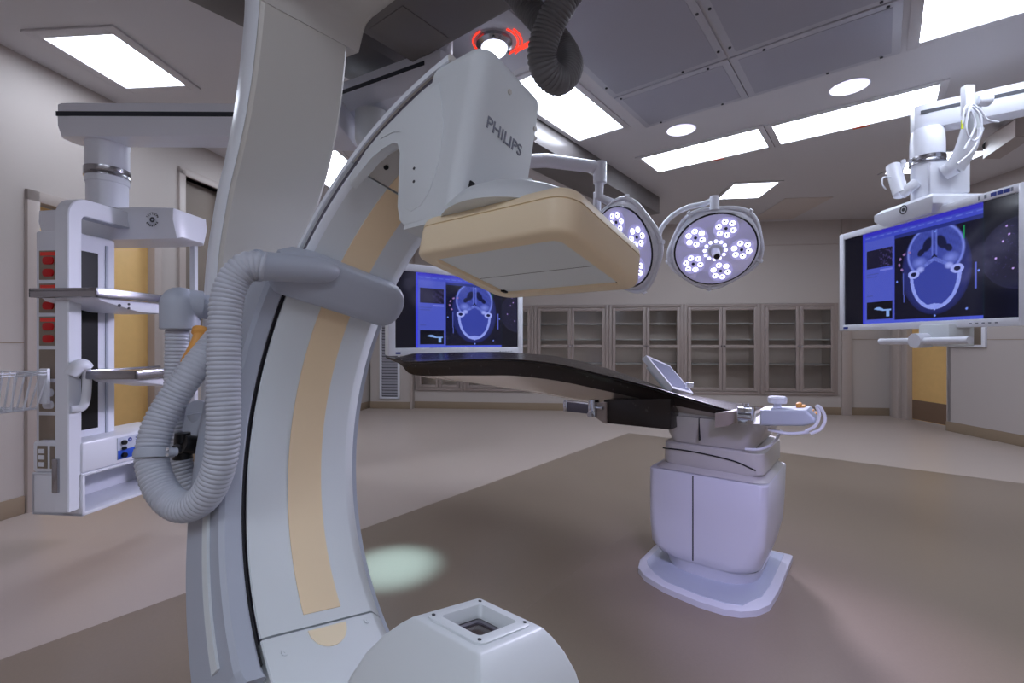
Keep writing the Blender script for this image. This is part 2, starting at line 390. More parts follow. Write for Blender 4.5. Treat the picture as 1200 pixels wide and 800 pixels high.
# ================================================================ CABINETS
edges = [487, 543, 626, 713, 801, 891, 981]
names = ['narrow glass-fronted wall cabinet seen under the table edge, far left of the row', 'glass-fronted wall cabinet behind the small monitor', 'glass-fronted wall cabinet just right of the small monitor, under the detector corner',
         'glass-fronted wall cabinet behind the white tablet screen', 'glass-fronted wall cabinet below the round surgical light', 'rightmost glass-fronted wall cabinet, beside the big monitor']
for i in range(6):
    x0, x1 = ws(edges[i])+.006, ws(edges[i+1])-.006; xm = (x0+x1)/2
    t = thing('wall_cabinet', names[i], 'cabinet', WW @ Vector((xm, 0, nz0)), 'built-in glass cabinets on the back wall')
    b = B(WW); z0, z1 = nz0+.004, nz1-.004
    b.box(x0, x0+.02, .0, .41, z0, z1).box(x1-.02, x1, 0, .41, z0, z1).box(x0, x1, 0, .41, z0, z0+.02).box(x0, x1, 0, .41, z1-.02, z1).box(x0, x1, .39, .41, z0, z1)
    obj('body', b, m_cabin, t)
    b = B(WW); fw = .05
    b.box(x0-.004, x0+fw, -.03, .0, z0, z1, .004).box(x1-fw, x1+.004, -.03, 0, z0, z1, .004).box(x0+fw, x1-fw, -.03, 0, z0, z0+.045, .004).box(x0+fw, x1-fw, -.03, 0, z1-.045, z1, .004)
    obj('face_frame', b, m_cab, t)
    for z in (z0+.46, z0+.86, z0+1.12):
        obj('shelf', B(WW).box(x0+.022, x1-.022, .06, .385, z, z+.022, .002), m_cream2, t)
    for s in (0, 1):
        a0, a1 = (x0+fw+.003, xm-.003) if s == 0 else (xm+.003, x1-fw-.003)
        c0, c1 = z0+.05, z1-.05; zm = z0+.735; sw = .052
        b = B(WW)
        b.box(a0, a0+sw, -.045, -.012, c0, c1, .004).box(a1-sw, a1, -.045, -.012, c0, c1, .004)
        for z in (c0, zm, c1-sw): b.box(a0+sw, a1-sw, -.043, -.014, z, z+sw, .004)
        dr = obj('door', b, m_cab, t)
        for (za, zb) in ((c0+sw-.005, zm+.005), (zm+sw-.005, c1-sw+.005)):
            obj('pane', B(WW).box(a0+sw-.005, a1-sw+.005, -.03, -.025, za, zb), m_glass, dr, smooth=0)
        kx = a1-.02 if s == 0 else a0+.02
        obj('knob', B(WW).cyl((kx, -.045, zm+.03), (kx, -.06, zm+.03), .009, seg=12).cyl((kx, -.06, zm+.03), (kx, -.075, zm+.03), .017, .014, seg=14), m_chrome, dr)

# ================================================================ C-ARM
S = .85
cc = Vector((-.082*S, 1.281*S, CH-.144*S)); yaw, til = .677, -.228
N = Vector((math.sin(yaw)*math.cos(til), math.cos(yaw)*math.cos(til), math.sin(til)))
D = Vector((math.cos(yaw), -math.sin(yaw), 0)); U = D.cross(N)
MC = frame(N, D, U, cc)                                   # local (n, d, u)
def arc(th, n, r): return (n, -r*math.cos(th), r*math.sin(th))
def sweep(b, sec, t0, t1, k, loop=False):
    b.loft([[arc(t0+(t1-t0)*i/k, n, r) for n, r in sec] for i in range(k+1)])
    return b
ca = thing('c_arm_machine', 'ceiling-hung medical imaging C-arm with tan striped arc and square detector head', 'imaging machine', (cc.x, cc.y, 0))
RI = .85
SEC = [(-.108, RI), (-.121, RI+.002), (-.124, RI+.006), (-.117, RI+.007), (-.117, RI+.037), (-.130, RI+.038), (-.1305, RI+.057), (.278, RI+.057), (.276, RI+.05), (.216, RI+.003), (.208, RI)]
p = obj('arc_beam', sweep(B(MC), SEC, -.925, .86, 60), m_cream, ca)
obj('stripe', sweep(B(MC), [(0, RI-.002), (0, RI+.002), (.116, RI+.002), (.116, RI-.002)], -.885, .858, 50), m_tan2, p, label='tan stripe along the inner face of the arc')
obj('track', sweep(B(MC), [(-.1195, RI+.0065), (-.116, RI+.0065), (-.116, RI+.0375), (-.1195, RI+.0375)], -.925, 1.36, 60), m_track, p)
obj('lip', sweep(B(MC), [(-.1315, RI+.038), (-.126, RI+.0375), (-.126, RI+.0585), (-.1315, RI+.058)], .33, 1.36, 40).loft([[arc(.33+(1.03)*i/40, n, r) for n, r in [(-.100, RI-.001), (-.121, RI+.0003), (-.1255, RI+.003), (-.1255, RI+.007), (-.121, RI+.0072), (-.100, RI+.003)]] for i in range(41)]), m_lip, p)
p = obj('arc_end', sweep(B(MC), SEC, .866, 1.37, 20), m_cream2, ca)
obj('stripe', sweep(B(MC), [(0, RI-.002), (0, RI+.002), (.116, RI+.002), (.116, RI-.002)], .868, 1.2, 12), m_tan2, p)
q = arc(.93, -.05, RI); obj('bolt_hole', B(MC).lathe([(.008, -.003), (.008, .003), (0, .003)], frame((1, 0, 0), (0, math.sin(.93), math.cos(.93)), (0, math.cos(.93), -math.sin(.93)), q), 14), m_gap, p)
p = obj('arc_foot', sweep(B(MC), SEC, -1.62, -.932, 24), m_cream, ca)
# rounded end of the stripe on the foot
sec = []
b = B(MC); pts = []
for i in range(25):
    a = math.pi*i/24; pts.append((.058-.058*math.cos(a), -.94-.068*math.sin(a)))
b2 = [arc(t, n, RI-.002) for n, t in pts]; b3 = [arc(t, n, RI+.004) for n, t in pts]
b.loft([b3, b2]); obj('stripe_end', b, m_tan, p, label='rounded tan end of the stripe')
for n_, t_ in ((-.075, -.985), (.185, -.955)):
    q = Vector(arc(t_, n_, RI)); ax = Vector((0, math.cos(t_), -math.sin(t_)))
    obj('screw', B(MC).cyl(q-ax*.001, q+ax*.003, .010, seg=16).cyl(q+ax*.003, q+ax*.004, .004, seg=8), m_cream, p)
# sleeve carrying the arc
SL = [(-.138, RI+.004), (-.145, RI-.002), (-.186, RI-.002), (-.198, RI+.008), (-.215, RI+.17), (-.19, RI+.20), (.30, RI+.20), (.33, RI+.17), (.31, RI+.075), (-.138, RI+.075)]
p = obj('sleeve', sweep(B(MC), SL, -1.0, .33, 44), m_sleeve, ca)
b = B(MC); secs = []
for th, k in ((-1.0, 1), (-1.02, .985), (-1.035, .95)):
    cx, cy = .05, RI+.09
    secs.append([arc(th, cx+(n-cx)*k, cy+(r-cy)*k) for n, r in SL])
b.loft(secs); obj('sleeve_end', b, m_sleeve, p)
b = B(MC); sweep(b, [(-.203, RI+.05), (-.21, RI+.05), (-.2125, RI+.075), (-.2055, RI+.075)], -.95, .1, 30); obj('cover_strip', b, m_cream, p)
b = B(MC); sweep(b, [(-.137, RI+.004), (-.131, RI+.004), (-.131, RI+.07), (-.137, RI+.07)], -1.0, .33, 40); obj('gap_seal', b, m_gap, p)
# shoulder dome above the sleeve
b = B(MC); secs = []
for i in range(8):
    th = .30+.2*i/7; k = math.cos(i/7*1.4)
    secs.append([arc(th, .06+(n-.06)*(.3+.7*k), RI+.075+(r-RI-.075)*(.25+.75*k)) for n, r in SL])
b.loft(secs); obj('shoulder', b, m_lip, ca)
# cable clamp across the inner face
b = B(MC); secs = []
th0 = .40; hw = .102
outl = []
for i in range(13):
    a = -math.pi/2 + math.pi*i/12; outl.append((.215+.07*math.cos(a), hw*math.sin(a)))
outl += [(-.10, hw*1.0), (-.17, hw*.85), (-.205, hw*.55), (-.21, 0), (-.205, -hw*.55), (-.17, -hw*.95)]
for lift, k in ((.0, 1.0), (.035, 1.0), (.052, .96), (.06, .86), (.064, .55)):
    secs.append([arc(th0 + t*k - .03*(n-.05)*0, .04+(n-.04)*(1-(1-k)*.35), RI-lift) for n, t in outl])
b.loft(secs); p = obj('cable_clamp', b, m_sleeve, ca)
def cw(n, th, r): return MC @ Vector(arc(th, n, r))
b = B(); c0 = cw(-.02, .47, RI-.05); c1 = at(300, 311, 1.36)
ax = (c1-c0).normalized()
T = frame(*[(lambda q: q @ Vector(v))(ax.to_track_quat('Z', 'Y').to_matrix()) for v in ((1, 0, 0), (0, 1, 0), (0, 0, 1))], c0)
Lc = (c1-c0).length
b.lathe([(0, 0), (.018, .006), (.034, .03), (.042, .07), (.043, Lc-.012), (.047, Lc-.01), (.047, Lc), (.040, Lc), (.038, Lc-.02), (0, Lc-.02)], T, 28)
obj('hose_socket', b, m_sleeve, p)
# hoses
def hose(name, pts, r, pitch=.0125, parent=ca, m=m_hose, label=None):
    path = resample(spline(pts, 24), pitch/4)
    b = B(); b.tube(path, r, 20, rf=lambda i: r*(.915 if i % 4 == 0 else (1.0 if i % 4 == 2 else .975)))
    return obj(name, b, m, parent, smooth=60, label=label)
hs = hose('hose', [at(x, y, Y) for x, y, Y in ((312, 313, 1.37), (300, 311, 1.36), (287, 314, 1.35), (274, 328, 1.34), (266, 352, 1.33), (263, 395, 1.32), (262, 450, 1.31), (262, 500, 1.30), (257, 545, 1.30), (240, 582, 1.31), (214, 594, 1.33), (190, 575, 1.36), (178, 538, 1.39), (185, 500, 1.42), (203, 467, 1.45), (226, 434, 1.48), (250, 404, 1.54), (272, 375, 1.62), (290, 345, 1.70))], .0435, label='looping corrugated grey hose')
hose('hose', [at(x, y, Y) for x, y, Y in ((208, 378, 1.62), (207, 420, 1.62), (206, 470, 1.62), (210, 530, 1.62), (222, 575, 1.62), (245, 605, 1.66), (280, 625, 1.75))], .036)
# hose clip
q0 = at(181, 531, 1.392); tg = (at(186, 490, 1.42)-at(179, 545, 1.385)).normalized()
T = frame(*[tg.to_track_quat('Z', 'Y').to_matrix() @ Vector(v) for v in ((1, 0, 0), (0, 1, 0), (0, 0, 1))], q0)
p = obj('hose_clip', B().lathe([(.0445, -.012), (.05, -.012), (.052, 0), (.05, .014), (.0445, .014)], T, 32, True), m_sleeve, ca)
obj('clip_ear', B().cyl(at(196, 530, 1.34), at(207, 529, 1.36), .012, seg=12), m_sleeve, p)
for yy in (526, 533): obj('screw', B().cyl(at(196, yy, 1.325), at(196, yy, 1.34), .004, seg=10), m_chrome, p)
# black clamp knob
p = obj('clamp_knob', B().cyl(at(213, 520, 1.50), at(240, 522, 1.56), .03, .028, 20).cyl(at(214, 507, 1.52), at(214, 537, 1.52), .022, .028, 16), m_black, ca)
obj('knob_ball', B().lathe([(0, -.016), (.012, -.011), (.016, 0), (.012, .011), (0, .016)], Matrix.Translation(at(207, 526, 1.46)), 16), m_black, p)
obj('pivot_disc', B().cyl(at(228, 490, 1.60), at(250, 492, 1.67), .062, .066, 28), m_sleeve, ca)
obj('pivot_arm', B().tube(spline([at(238, 480, 1.64), at(250, 520, 1.66), at(262, 570, 1.70), at(285, 640, 1.78)], 6), .05, 14), m_sleeve, ca)
# elbow on the ceiling arm
E0 = at(211, 356, 1.62)
b = B(); b.lathe([(0, .058), (.022, .054), (.042, .04), (.056, .016), (.059, -.01), (.058, -.085), (.055, -.088), (0, -.086)], Matrix.Translation(E0), 30)
p = obj('hose_elbow', b, m_sleeve, ca)
E1 = at(247, 360, 1.68); ax = (E1-E0).normalized(); b = B(); b.lathe([(0, 0), (.052, 0), (.054, .03), (.054, .062), (.044, .064), (.044, (E1-E0).length)], frame(*[ax.to_track_quat('Z', 'Y').to_matrix() @ Vector(v) for v in ((1, 0, 0), (0, 1, 0), (0, 0, 1))], E0), 26); obj('elbow_neck', b, m_sleeve, p)
# tan handle
b = B(); b.tube(spline([at(236, 386, 1.56), at(232, 398, 1.54), at(226, 411, 1.53), at(219, 424, 1.53), at(214, 440, 1.54)], 5), .02, 12, rf=lambda i: .026 if i < 3 else .018)
obj('hand_grip', b, m_orange, ca, label='orange-tan hand grip')

# curved ceiling arm (L-arm): slab swept in (s, z)
Nh = Vector((math.sin(yaw), math.cos(yaw), 0)); Dh = D
ch = Vector((cc.x, cc.y, 0))
prof = [(2.32, .795), (2.22, .80), (2.07, .835), (1.93, .885), (1.80, .955), (1.69, 1.03), (1.60, 1.075), (1.485, 1.125), (1.36, 1.155), (1.15, 1.18), (.95, 1.19), (.75, 1.17), (.6, 1.13)]
def lsec(z, s, w0, w1, t, bv=.012):
    def P(dn, ds): return ch - Dh*(s+ds) + Nh*dn + Vector((0, 0, z))
    return [P(w0+bv, 0), P(w0, bv), P(w0, t-bv), P(w0+bv, t), P(w1-bv, t), P(w1, t-bv), P(w1, bv), P(w1-bv, 0)]
zs = spline([Vector((z, s, 0)) for z, s in prof], 4)
b = B(); b.loft([lsec(v[0], v[1], -.15, .155 + .02*max(0, min(1, (2.2-v[0])/.6)), .125) for v in zs])
p = obj('ceiling_arm', b, m_cream2, ca)
b = B(); b.loft([[ch - Dh*(v[1]+ds) + Nh*dn + Vector((0, 0, v[0])) for dn, ds in ((-.1515, .008), (-.1535, .012), (-.1535, .117), (-.1515, .121), (-.149, .118), (-.149, .012))] for v in zs])
obj('edge_trim', b, m_lip, p, label='white edge of the curved arm')
# horizontal top of the L and carriage
b = B()
poly = [(-.925, 2.24), (-.925, 2.62), (.3, 2.62), (.3, 2.33), (-.72, 2.33), (-.76, 2.32), (-.785, 2.29), (-.797, 2.22)]
b.prism([(p_, q_) for p_, q_ in poly], -.15, .20, lambda p_, q_, h: ch + Dh*p_ + Nh*h + Vector((0, 0, q_)), .01)
obj('arm_head', b, m_cream2, ca)
p = obj('carriage', B(ME).box(-2.06, .2, .15, 1.74, 2.72, 2.84, .006), m_dark2, ca)
obj('carriage_cover', B(ME).box(-2.06, -1.30, 1.30, 1.72, 2.712, 2.722, .002), m_dark2, p)
obj('carriage_hatch', B(ME).box(-2.02, -1.75, 1.40, 1.70, 2.708, 2.714, .002), m_dark2, p)
for (x, y) in ((-1.55, 1.0), (-1.9, 1.1), (-1.2, 1.4)): obj('bolt', B(ME).cyl((x, y, 2.712), (x, y, 2.722), .018, seg=16), m_dark, p)
obj('rotation_hub', B().cyl(ch - Dh*.2 + Vector((0, 0, 2.6)), ch - Dh*.2 + Vector((0, 0, 2.74)), .16, seg=36), m_cream2, ca)

# detector column
fdu = lambda p_, q_, h: (h, p_, q_)
arch = [(-.235, .40), (-.262, .42), (-.282, .46), (-.30, .55), (-.314, .632), (-.335, .668), (-.363, .679), (-.41, .674), (-.458, .652), (-.516, .612), (-.55, .585), (-.565, .612), (-.55, .638), (-.50, .687), (-.43, .735), (-.35, .775), (-.27, .808), (-.205, .828), (-.12, .80), (-.08, .40)]
p = obj('side_panel', B(MC).prism(arch, -.1335, -.105, fdu, .005, 3), m_cream, ca)
inset = [(-.215, .435), (-.245, .45), (-.262, .49), (-.285, .60), (-.30, .665), (-.335, .70), (-.37, .71), (-.43, .705), (-.35, .75), (-.27, .785), (-.20, .805), (-.15, .66), (-.14, .56), (-.155, .48), (-.18, .445)]
obj('access_cover', B(MC).prism(inset, -.1358, -.133, fdu, .001), m_cream, p)
for d_, u_ in ((-.235, .56), (-.225, .52)): obj('screw', B(MC).cyl((-.1375, d_, u_), (-.135, d_, u_), .004, seg=10), m_mark, p)
# main column block with rounded vertical corner
b = B(MC); n0c, n1c, dA, dB = -.134, .120, -.235, -.05
def csec(u, top=0, sh=0):
    r = .045; pts = []
    for i in range(7):
        a = math.pi*1.0 + (math.pi/2)*i/6          # corner at (n0c, dB)
        pts.append((n0c+r - r*math.cos((math.pi/2)*i/6), dB-r + r*math.sin((math.pi/2)*i/6), u))
    pts += [(n1c-.012, dB, u), (n1c, dB-.012, u), (n1c, dA+.02, u), (n1c-.02, dA, u), (n0c+.002, dA, u)]
    cxy = ((n0c+n1c)/2, (dA+dB)/2)
    return [(cxy[0]+(x-cxy[0])*(1-sh), cxy[1]+(y-cxy[1])*(1-sh), z) for x, y, z in pts]
b.loft([csec(.39), csec(.80), csec(.842), csec(.862, sh=.04), csec(.874, sh=.14), csec(.878, sh=.3)])
p = obj('detector_column', b, m_cream, ca)
for n_, d_, u_ in ((-.02, -.05, .80), (.105, -.05, .77)): obj('screw', B(MC).cyl((n_, d_-.001, u_), (n_, d_+.004, u_), .007, seg=14), m_cream2, p)
b = B(MC)
T = frame((1, 0, 0), (0, 0, 1), (0, 1, 0), (-.010, -.049, .672))
text_mesh('PHILIPS', .046, .0012, T, b); obj('lettering', b, m_letter, p, smooth=0, label='grey PHILIPS lettering')
b = B(MC); b.lathe([(.03, -.03), (.036, 0), (.03, .03)], frame((0, 0, 1), (1, 0, 0), (0, 1, 0), (.13, -.085, .60)), 24); obj('side_boss', b, m_cream, p)
obj('slot', B(MC).box(-.105, -.085, -.052, -.046, .43, .50, .003), m_gap, p)
# detector head
hn, hd, dc, u0 = .174, .214, .080, .290
def rrect(hx, hy, r, k=8):
    out = []
    for cx, cy, a0 in ((hx-r, hy-r, 0), (-hx+r, hy-r, 90), (-hx+r, -hy+r, 180), (hx-r, -hy+r, 270)):
        for i in range(k+1):
            a = R(a0+90*i/k); out.append((cx+r*math.cos(a), cy+r*math.sin(a)))
    return out
def dsec(u, g, r=.05, c=(0, dc), h=(hn, hd)): return [(c[0]+x, c[1]+y, u) for x, y in rrect(h[0]+g, h[1]+g, max(r+g, .004))]
p = obj('detector_housing', B(MC).loft([dsec(u0+.012, -.056, .06), dsec(u0+.012, -.045, .06), dsec(u0, -.04, .06), dsec(u0, -.010), dsec(u0+.003, -.004), dsec(u0+.010, 0), dsec(u0+.066, 0), dsec(u0+.0665, -.003), dsec(u0+.0685, -.003), dsec(u0+.069, 0), dsec(u0+.083, -.003), dsec(u0+.092, -.010), dsec(u0+.096, -.03)]), m_tan, ca, label='tan square detector head')
obj('detector_window', B(MC).loft([dsec(u0+.0125, -.046, .052), dsec(u0+.006, -.046, .052)]), m_win, p, label='pale grey imaging window')
obj('window_line', B(MC).box(.018, .0192, dc-.165, dc+.165, u0+.0055, u0+.0065), m_mark, p)
for n_, d_ in ((.12, -.085), (.125, .255)): obj('sensor_dot', B(MC).box(n_-.008, n_+.008, d_-.006, d_+.006, u0+.002, u0+.012), m_gap, p)
T = MC @ Matrix.Translation((0, dc-.02, u0+.09))
obj('rotation_collar', B(MC).lathe([(.20, 0), (.195, .02), (.175, .05), (.15, .068), (.12, .076), (0, .078)], Matrix.Translation((-.005, dc-.02, u0+.085)), 48), m_cream, ca)
# tube housing
tc_ = (.028, .065); hh = (.106, .096)
b = B(MC)
tsec = lambda u, g, r: [(tc_[0]+x, tc_[1]+y, u) for x, y in rrect(hh[0]+g, hh[1]+g*1.1, r, 5)]
w0 = (.032, .062)
ws_ = lambda hx, hy, r, u: [(w0[0]+x, w0[1]+y, u) for x, y in rrect(hx, hy, r, 5)]
b.loft([ws_(.050, .042, .008, -.53), ws_(.0605, .0525, .009, -.474), tsec(-.472, -.006, .006), tsec(-.475, 0, .008), tsec(-.49, .016, .012), tsec(-.515, .036, .015), tsec(-.55, .056, .018), tsec(-.60, .073, .02), tsec(-.68, .086, .02), tsec(-.80, .09, .02)])
p = obj('tube_housing', b, m_cream, ca, label='pale grey x-ray tube housing with square window on top')
w0 = (.032, .062)
ws_ = lambda hx, hy, r, u: [(w0[0]+x, w0[1]+y, u) for x, y in rrect(hx, hy, r, 5)]
obj('window_bezel', B(MC).loft([ws_(.086, .078, .02, -.474), ws_(.086, .078, .02, -.4695), ws_(.083, .075, .018, -.468), ws_(.062, .054, .01, -.468), ws_(.059, .051, .01, -.476), ws_(.056, .048, .01, -.49)], cap=False), m_cream, p)
obj('collimator_window', B(MC).loft([ws_(.0555, .0475, .008, -.498), ws_(.0555, .0475, .008, -.494)]), m_tubewin, p)
obj('window_ring', B(MC).loft([ws_(.046, .038, .008, -.4942), ws_(.046, .038, .008, -.491), ws_(.034, .028, .01, -.491), ws_(.034, .028, .01, -.4942)], cap=False, loop=True), m_track, p)
for sx in (-1, 1):
    for sy in (-1, 1):
        obj('screw', B(MC).cyl((w0[0]+sx*.073, w0[1]+sy*.065, -.469), (w0[0]+sx*.073, w0[1]+sy*.065, -.4665), .004, seg=10), m_mark, p)
# hanging hose at the top
hose('hose', [at(x, y, Y) for x, y, Y in ((565, -112, 1.98), (585, -40, 1.95), (612, 0, 1.92), (640, 32, 1.88), (661, 60, 1.84), (667, 80, 1.79), (655, 94, 1.75), (640, 84, 1.71), (635, 62, 1.68), (644, 30, 1.65), (660, 0, 1.62), (680, -40, 1.61), (705, -180, 1.60))], .054, .013, m=m_hosed, label='dark grey corrugated hose hanging from the ceiling')

# ================================================================ PATIENT TABLE
tb = thing('patient_table', 'dark gloss patient table cantilevered from a white pedestal', 'operating table', e(.65, 2.5, 0))
BN = 2.25
top = [(452, 418), (466, 421), (481, 423.5), (530, 421.5), (565, 420), (600, 420.5), (650, 425.5), (700, 437), (750, 449.5), (800, 464), (845, 477.5), (868, 484)]
far = sorted(onb(x, y, 2.75) for x, y in ((440, 417), (466, 415), (480, 414.5), (530, 413), (565, 412), (600, 412.5), (650, 417), (700, 428), (750, 444.5), (800, 462.5), (845, 477), (890, 489), (930, 499)))
def zfar(a):
    if a <= far[0][0]: return far[0][1]
    for (a0, z0), (a1, z1) in zip(far, far[1:]):
        if a <= a1: return z0+(z1-z0)*(a-a0)/(a1-a0)
    return far[-1][1]
mid = [(452, 420), (466, 427), (487, 439.5), (530, 440), (565, 440), (600, 440.5), (650, 446.5), (700, 457), (750, 468), (800, 478), (845, 487), (868, 491)]
low = [.985, .945, .875, .848, .83, .815, .79, .772, .758, .748, .742, .74]
sec1, sec2 = [], []
for (x, y), (xm, ym), zl in zip(top, mid, low):
    a, z = onb(x, y, BN); _, zm = onb(x, ym, BN); zl = min(zl, zm-.004)
    wd = 1.0 if x > 487 else (.55 if x == 452 else (.85 if x == 466 else .97))
    b0 = 2.5; hw = .25
    h = lambda k: (b0-hw*k, b0+hw*k)
    zf = zfar(a)
    pts = [(BN, z), (BN+.004, z-.006), (BN+.008, z-.01), (BN+.02, z-(z-zm)*.5), (BN+.03, zm), (2.38, zm-(zm-zl)*.75), (2.5, zl), (2.62, zm-(zm-zl)*.75), (2.72, zm), (2.73, zf-(zf-zm)*.5), (2.738, zf-.01), (2.746, zf-.006), (2.75, zf), (2.735, zf+.001), (2.5, (z+zf)/2-.012), (2.265, z+.001)]
    if x < 487:      # narrowing tip, held at the near edge
        pts = [(BN + (bb-BN)*wd, zz) for bb, zz in pts]
    sec1.append([e(a, bb, zz) for bb, zz in pts])
# refine by spline across stations
def refine(secs, k=4):
    cols = [spline([s[i] for s in secs], k) for i in range(len(secs[0]))]
    return [[c[j] for c in cols] for j in range(len(cols[0]))]
rs = refine(sec1)
# split into shell (rim+sides+top) and belly
shell = [[s[i] for i in (0, 1, 2, 3, 4, 7, 8, 9, 10, 11, 12, 13, 14, 15)] for s in rs]
shell = [[s[0], s[1], s[2], s[3], s[4], s[4].lerp(s[8], .5)+Vector((0, 0, .003)), s[8], s[9], s[10], s[11], s[12], s[13], s[14], s[15]] for s in rs]
p = obj('table_top', B().loft(shell), m_carbon, tb, smooth=30, label='dark carbon tabletop')
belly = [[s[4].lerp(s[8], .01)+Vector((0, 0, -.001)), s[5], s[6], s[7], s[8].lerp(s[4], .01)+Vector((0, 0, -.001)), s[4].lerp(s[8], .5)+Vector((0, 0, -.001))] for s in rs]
obj('underside', B().loft(belly), m_belly, tb, smooth=50, label='polished underside with the floor reflection painted pale')
b = B(); b.tube([s[2]+ (e(0, -1, 0)-e(0, 0, 0))*.001 for s in rs[6:]], .003, 6); obj('rim_bead', b, m_black, p)
# side rail with clamp
def eb_(a, b0, z): return e(a, b0, z)
b = B()
aL, zL = onb(708, 483, 2.22); aR, zR = onb(786, 486, 2.22)
b.prism([(aL, zL-.055), (aL, zL+.065), (aR, zR+.075), (aR, zR-.07)], 2.215, 2.34, lambda p_, q_, h: e(p_, h, q_), .004)
p = obj('slide_housing', b, m_carbon, tb)
b = B(); aC, zC = onb(690, 478, 2.21)
b.prism([(aC, zC-.022), (aC, zC+.022), (aL, zL+.055), (aL-.02, zL+.055), (aL-.02, zL-.055), (aL, zL-.05)], 2.20, 2.235, lambda p_, q_, h: e(p_, h, q_), .003); obj('bracket_plate', b, m_cab, p)
a0_, z0_ = onb(662, 475, 2.21); a1_, z1_ = onb(698, 479, 2.21)
b = B(); b.prism([(a0_, z0_-.03), (a0_, z0_+.028), (a1_, z1_+.028), (a1_, z1_-.03)], 2.205, 2.22, lambda p_, q_, h: e(p_, h, q_), .002); p2 = obj('accessory_rail', b, m_track, tb)
b = B(); b.prism([(a0_, z0_+.022), (a0_, z0_+.03), (a1_, z1_+.03), (a1_, z1_+.022)], 2.2, 2.224, lambda p_, q_, h: e(p_, h, q_)).prism([(a0_+.004, z0_-.03), (a0_+.004, z0_+.03), (a0_-.02, z0_+.03), (a0_-.02, z0_-.03)], 2.2, 2.224, lambda p_, q_, h: e(p_, h, q_), .002); obj('rail_edge', b, m_chrome, p2)
b = B(); ac, zc = onb(695, 478, 2.19); b.box(-ac-.02, -ac+.02, 2.17, 2.23, zc-.045, zc+.045, .005).cyl((-ac, 2.15, zc-.03), (-ac, 2.2, zc-.03), .014).cyl((-ac+.02, 2.19, zc+.005), (-ac+.06, 2.19, zc+.005), .01); b.M = ME; obj('rail_clamp', b, m_chrome, p2)
# pedestal
A0, A1, P0, P1 = .39, .92, 2.27, 2.80
def psec(z, g0=0, g1=0, gb=0, r=.07, gn=0):
    out = []
    xs0, xs1, ys0, ys1 = -A1-g0, -A0+g1, P0-gn, P1+gb
    for cx, cy, a0 in ((xs1-r, ys1-r, 0), (xs0+r, ys1-r, 90), (xs0+r, ys0+r, 180), (xs1-r, ys0+r, 270)):
        for i in range(7): a = R(a0+15*i); out.append((cx+r*math.cos(a), cy+r*math.sin(a), z))
    return out
pl = B(ME)
oct_ = lambda z, g: [(x, y, z) for x, y in ((-.975-g, 2.30), (-.95-g, 2.22-g), (-.89-g, 2.16-g), (-.78, 2.115-g), (-.62, 2.09-g), (-.52, 2.095-g), (-.46, 2.12-g), (-.41+g, 2.17-g), (-.375+g, 2.25-g), (-.365+g, 2.40), (-.365+g, 2.84+g), (-.96-g, 2.84+g), (-.98-g, 2.5))]
pl.loft([oct_(0, 0), oct_(.028, 0), oct_(.036, -.012)]); p = obj('base_plate', pl, m_ped, tb)
obj('base_inlay', B(ME).loft([oct_(.036, -.035), oct_(.0385, -.037)]), m_sleeve, p)
obj('pedestal_foot', B(ME).loft([psec(.036, -.05, -.06, -.03, .16, -.03), psec(.06, -.045, -.055, -.03, .16, -.025), psec(.10, -.03, -.04, -.03, .15, -.012)]), m_ped, tb)
b = B(ME); b.loft([psec(.10, -.03, -.05, 0, .14, -.01), psec(.115, -.012, -.04, 0, .12, 0), psec(.15, 0, -.03, 0, .07), psec(.25, .002, -.008, 0, .045), psec(.38, .002, 0, 0, .04), psec(.515, 0, .004, 0, .035), psec(.521, -.004, 0, 0, .035, -.004)])
p = obj('pedestal_column', b, m_ped, tb)
a_s, _ = onb(812, 600, P0); obj('cover_seam', B(ME).box(-a_s-.0025, -a_s+.0025, P0-.0015, P0+.02, .115, .515), m_gap, p)
b = B(ME); b.loft([psec(.523, -.02, 0, 0, .06, -.02), psec(.53, -.03, -.02, 0, .06, -.03), psec(.545, -.05, -.04, 0, .06, -.05)]); obj('pedestal_shoulder', b, m_pedtop, tb)
b = B(ME); b.loft([psec(.545, -.06, -.03, 0, .05, -.05), psec(.555, -.055, -.02, 0, .05, -.045), psec(.60, -.055, -.02, 0, .05, -.045), psec(.645, -.058, -.022, 0, .05, -.045), psec(.652, -.065, -.03, 0, .05, -.055)])
p = obj('lift_collar', b, m_pedtop, tb)
cv = [(-A1+.06, P0+.043, .622)]; b = B(ME); b.tube(spline([(-A1+.06, P0+.0435, .618), (-A1+.2, P0+.0435, .62), (-A1+.38, P0+.0435, .605), (-A0-.05, P0+.0435, .575)], 6), .0035, 6); obj('collar_groove', b, m_gap, p)
b = B(ME)
z1 = .80
b.loft([psec(.655, -.09, -.07, 0, .05, -.06), psec(.70, -.075, -.04, 0, .05, -.045), psec(.765, -.055, -.01, 0, .05, -.03), psec(.785, -.055, -.01, 0, .05, -.03)]); p = obj('tilt_block', b, m_pedtop, tb)
a_s, _ = onb(820, 505, P0+.04); obj('cover_seam', B(ME).box(-a_s-.002, -a_s+.002, P0+.028, P0+.06, .68, .785), m_gap, p)
b = B(); 
b.prism([(.96, .785), (.96, .80), (.52, .797), (.52, .785)], 2.33, 2.7, lambda p_, q_, h: e(p_, h, q_), .004); obj('tilt_cradle', b, m_pedtop, tb)
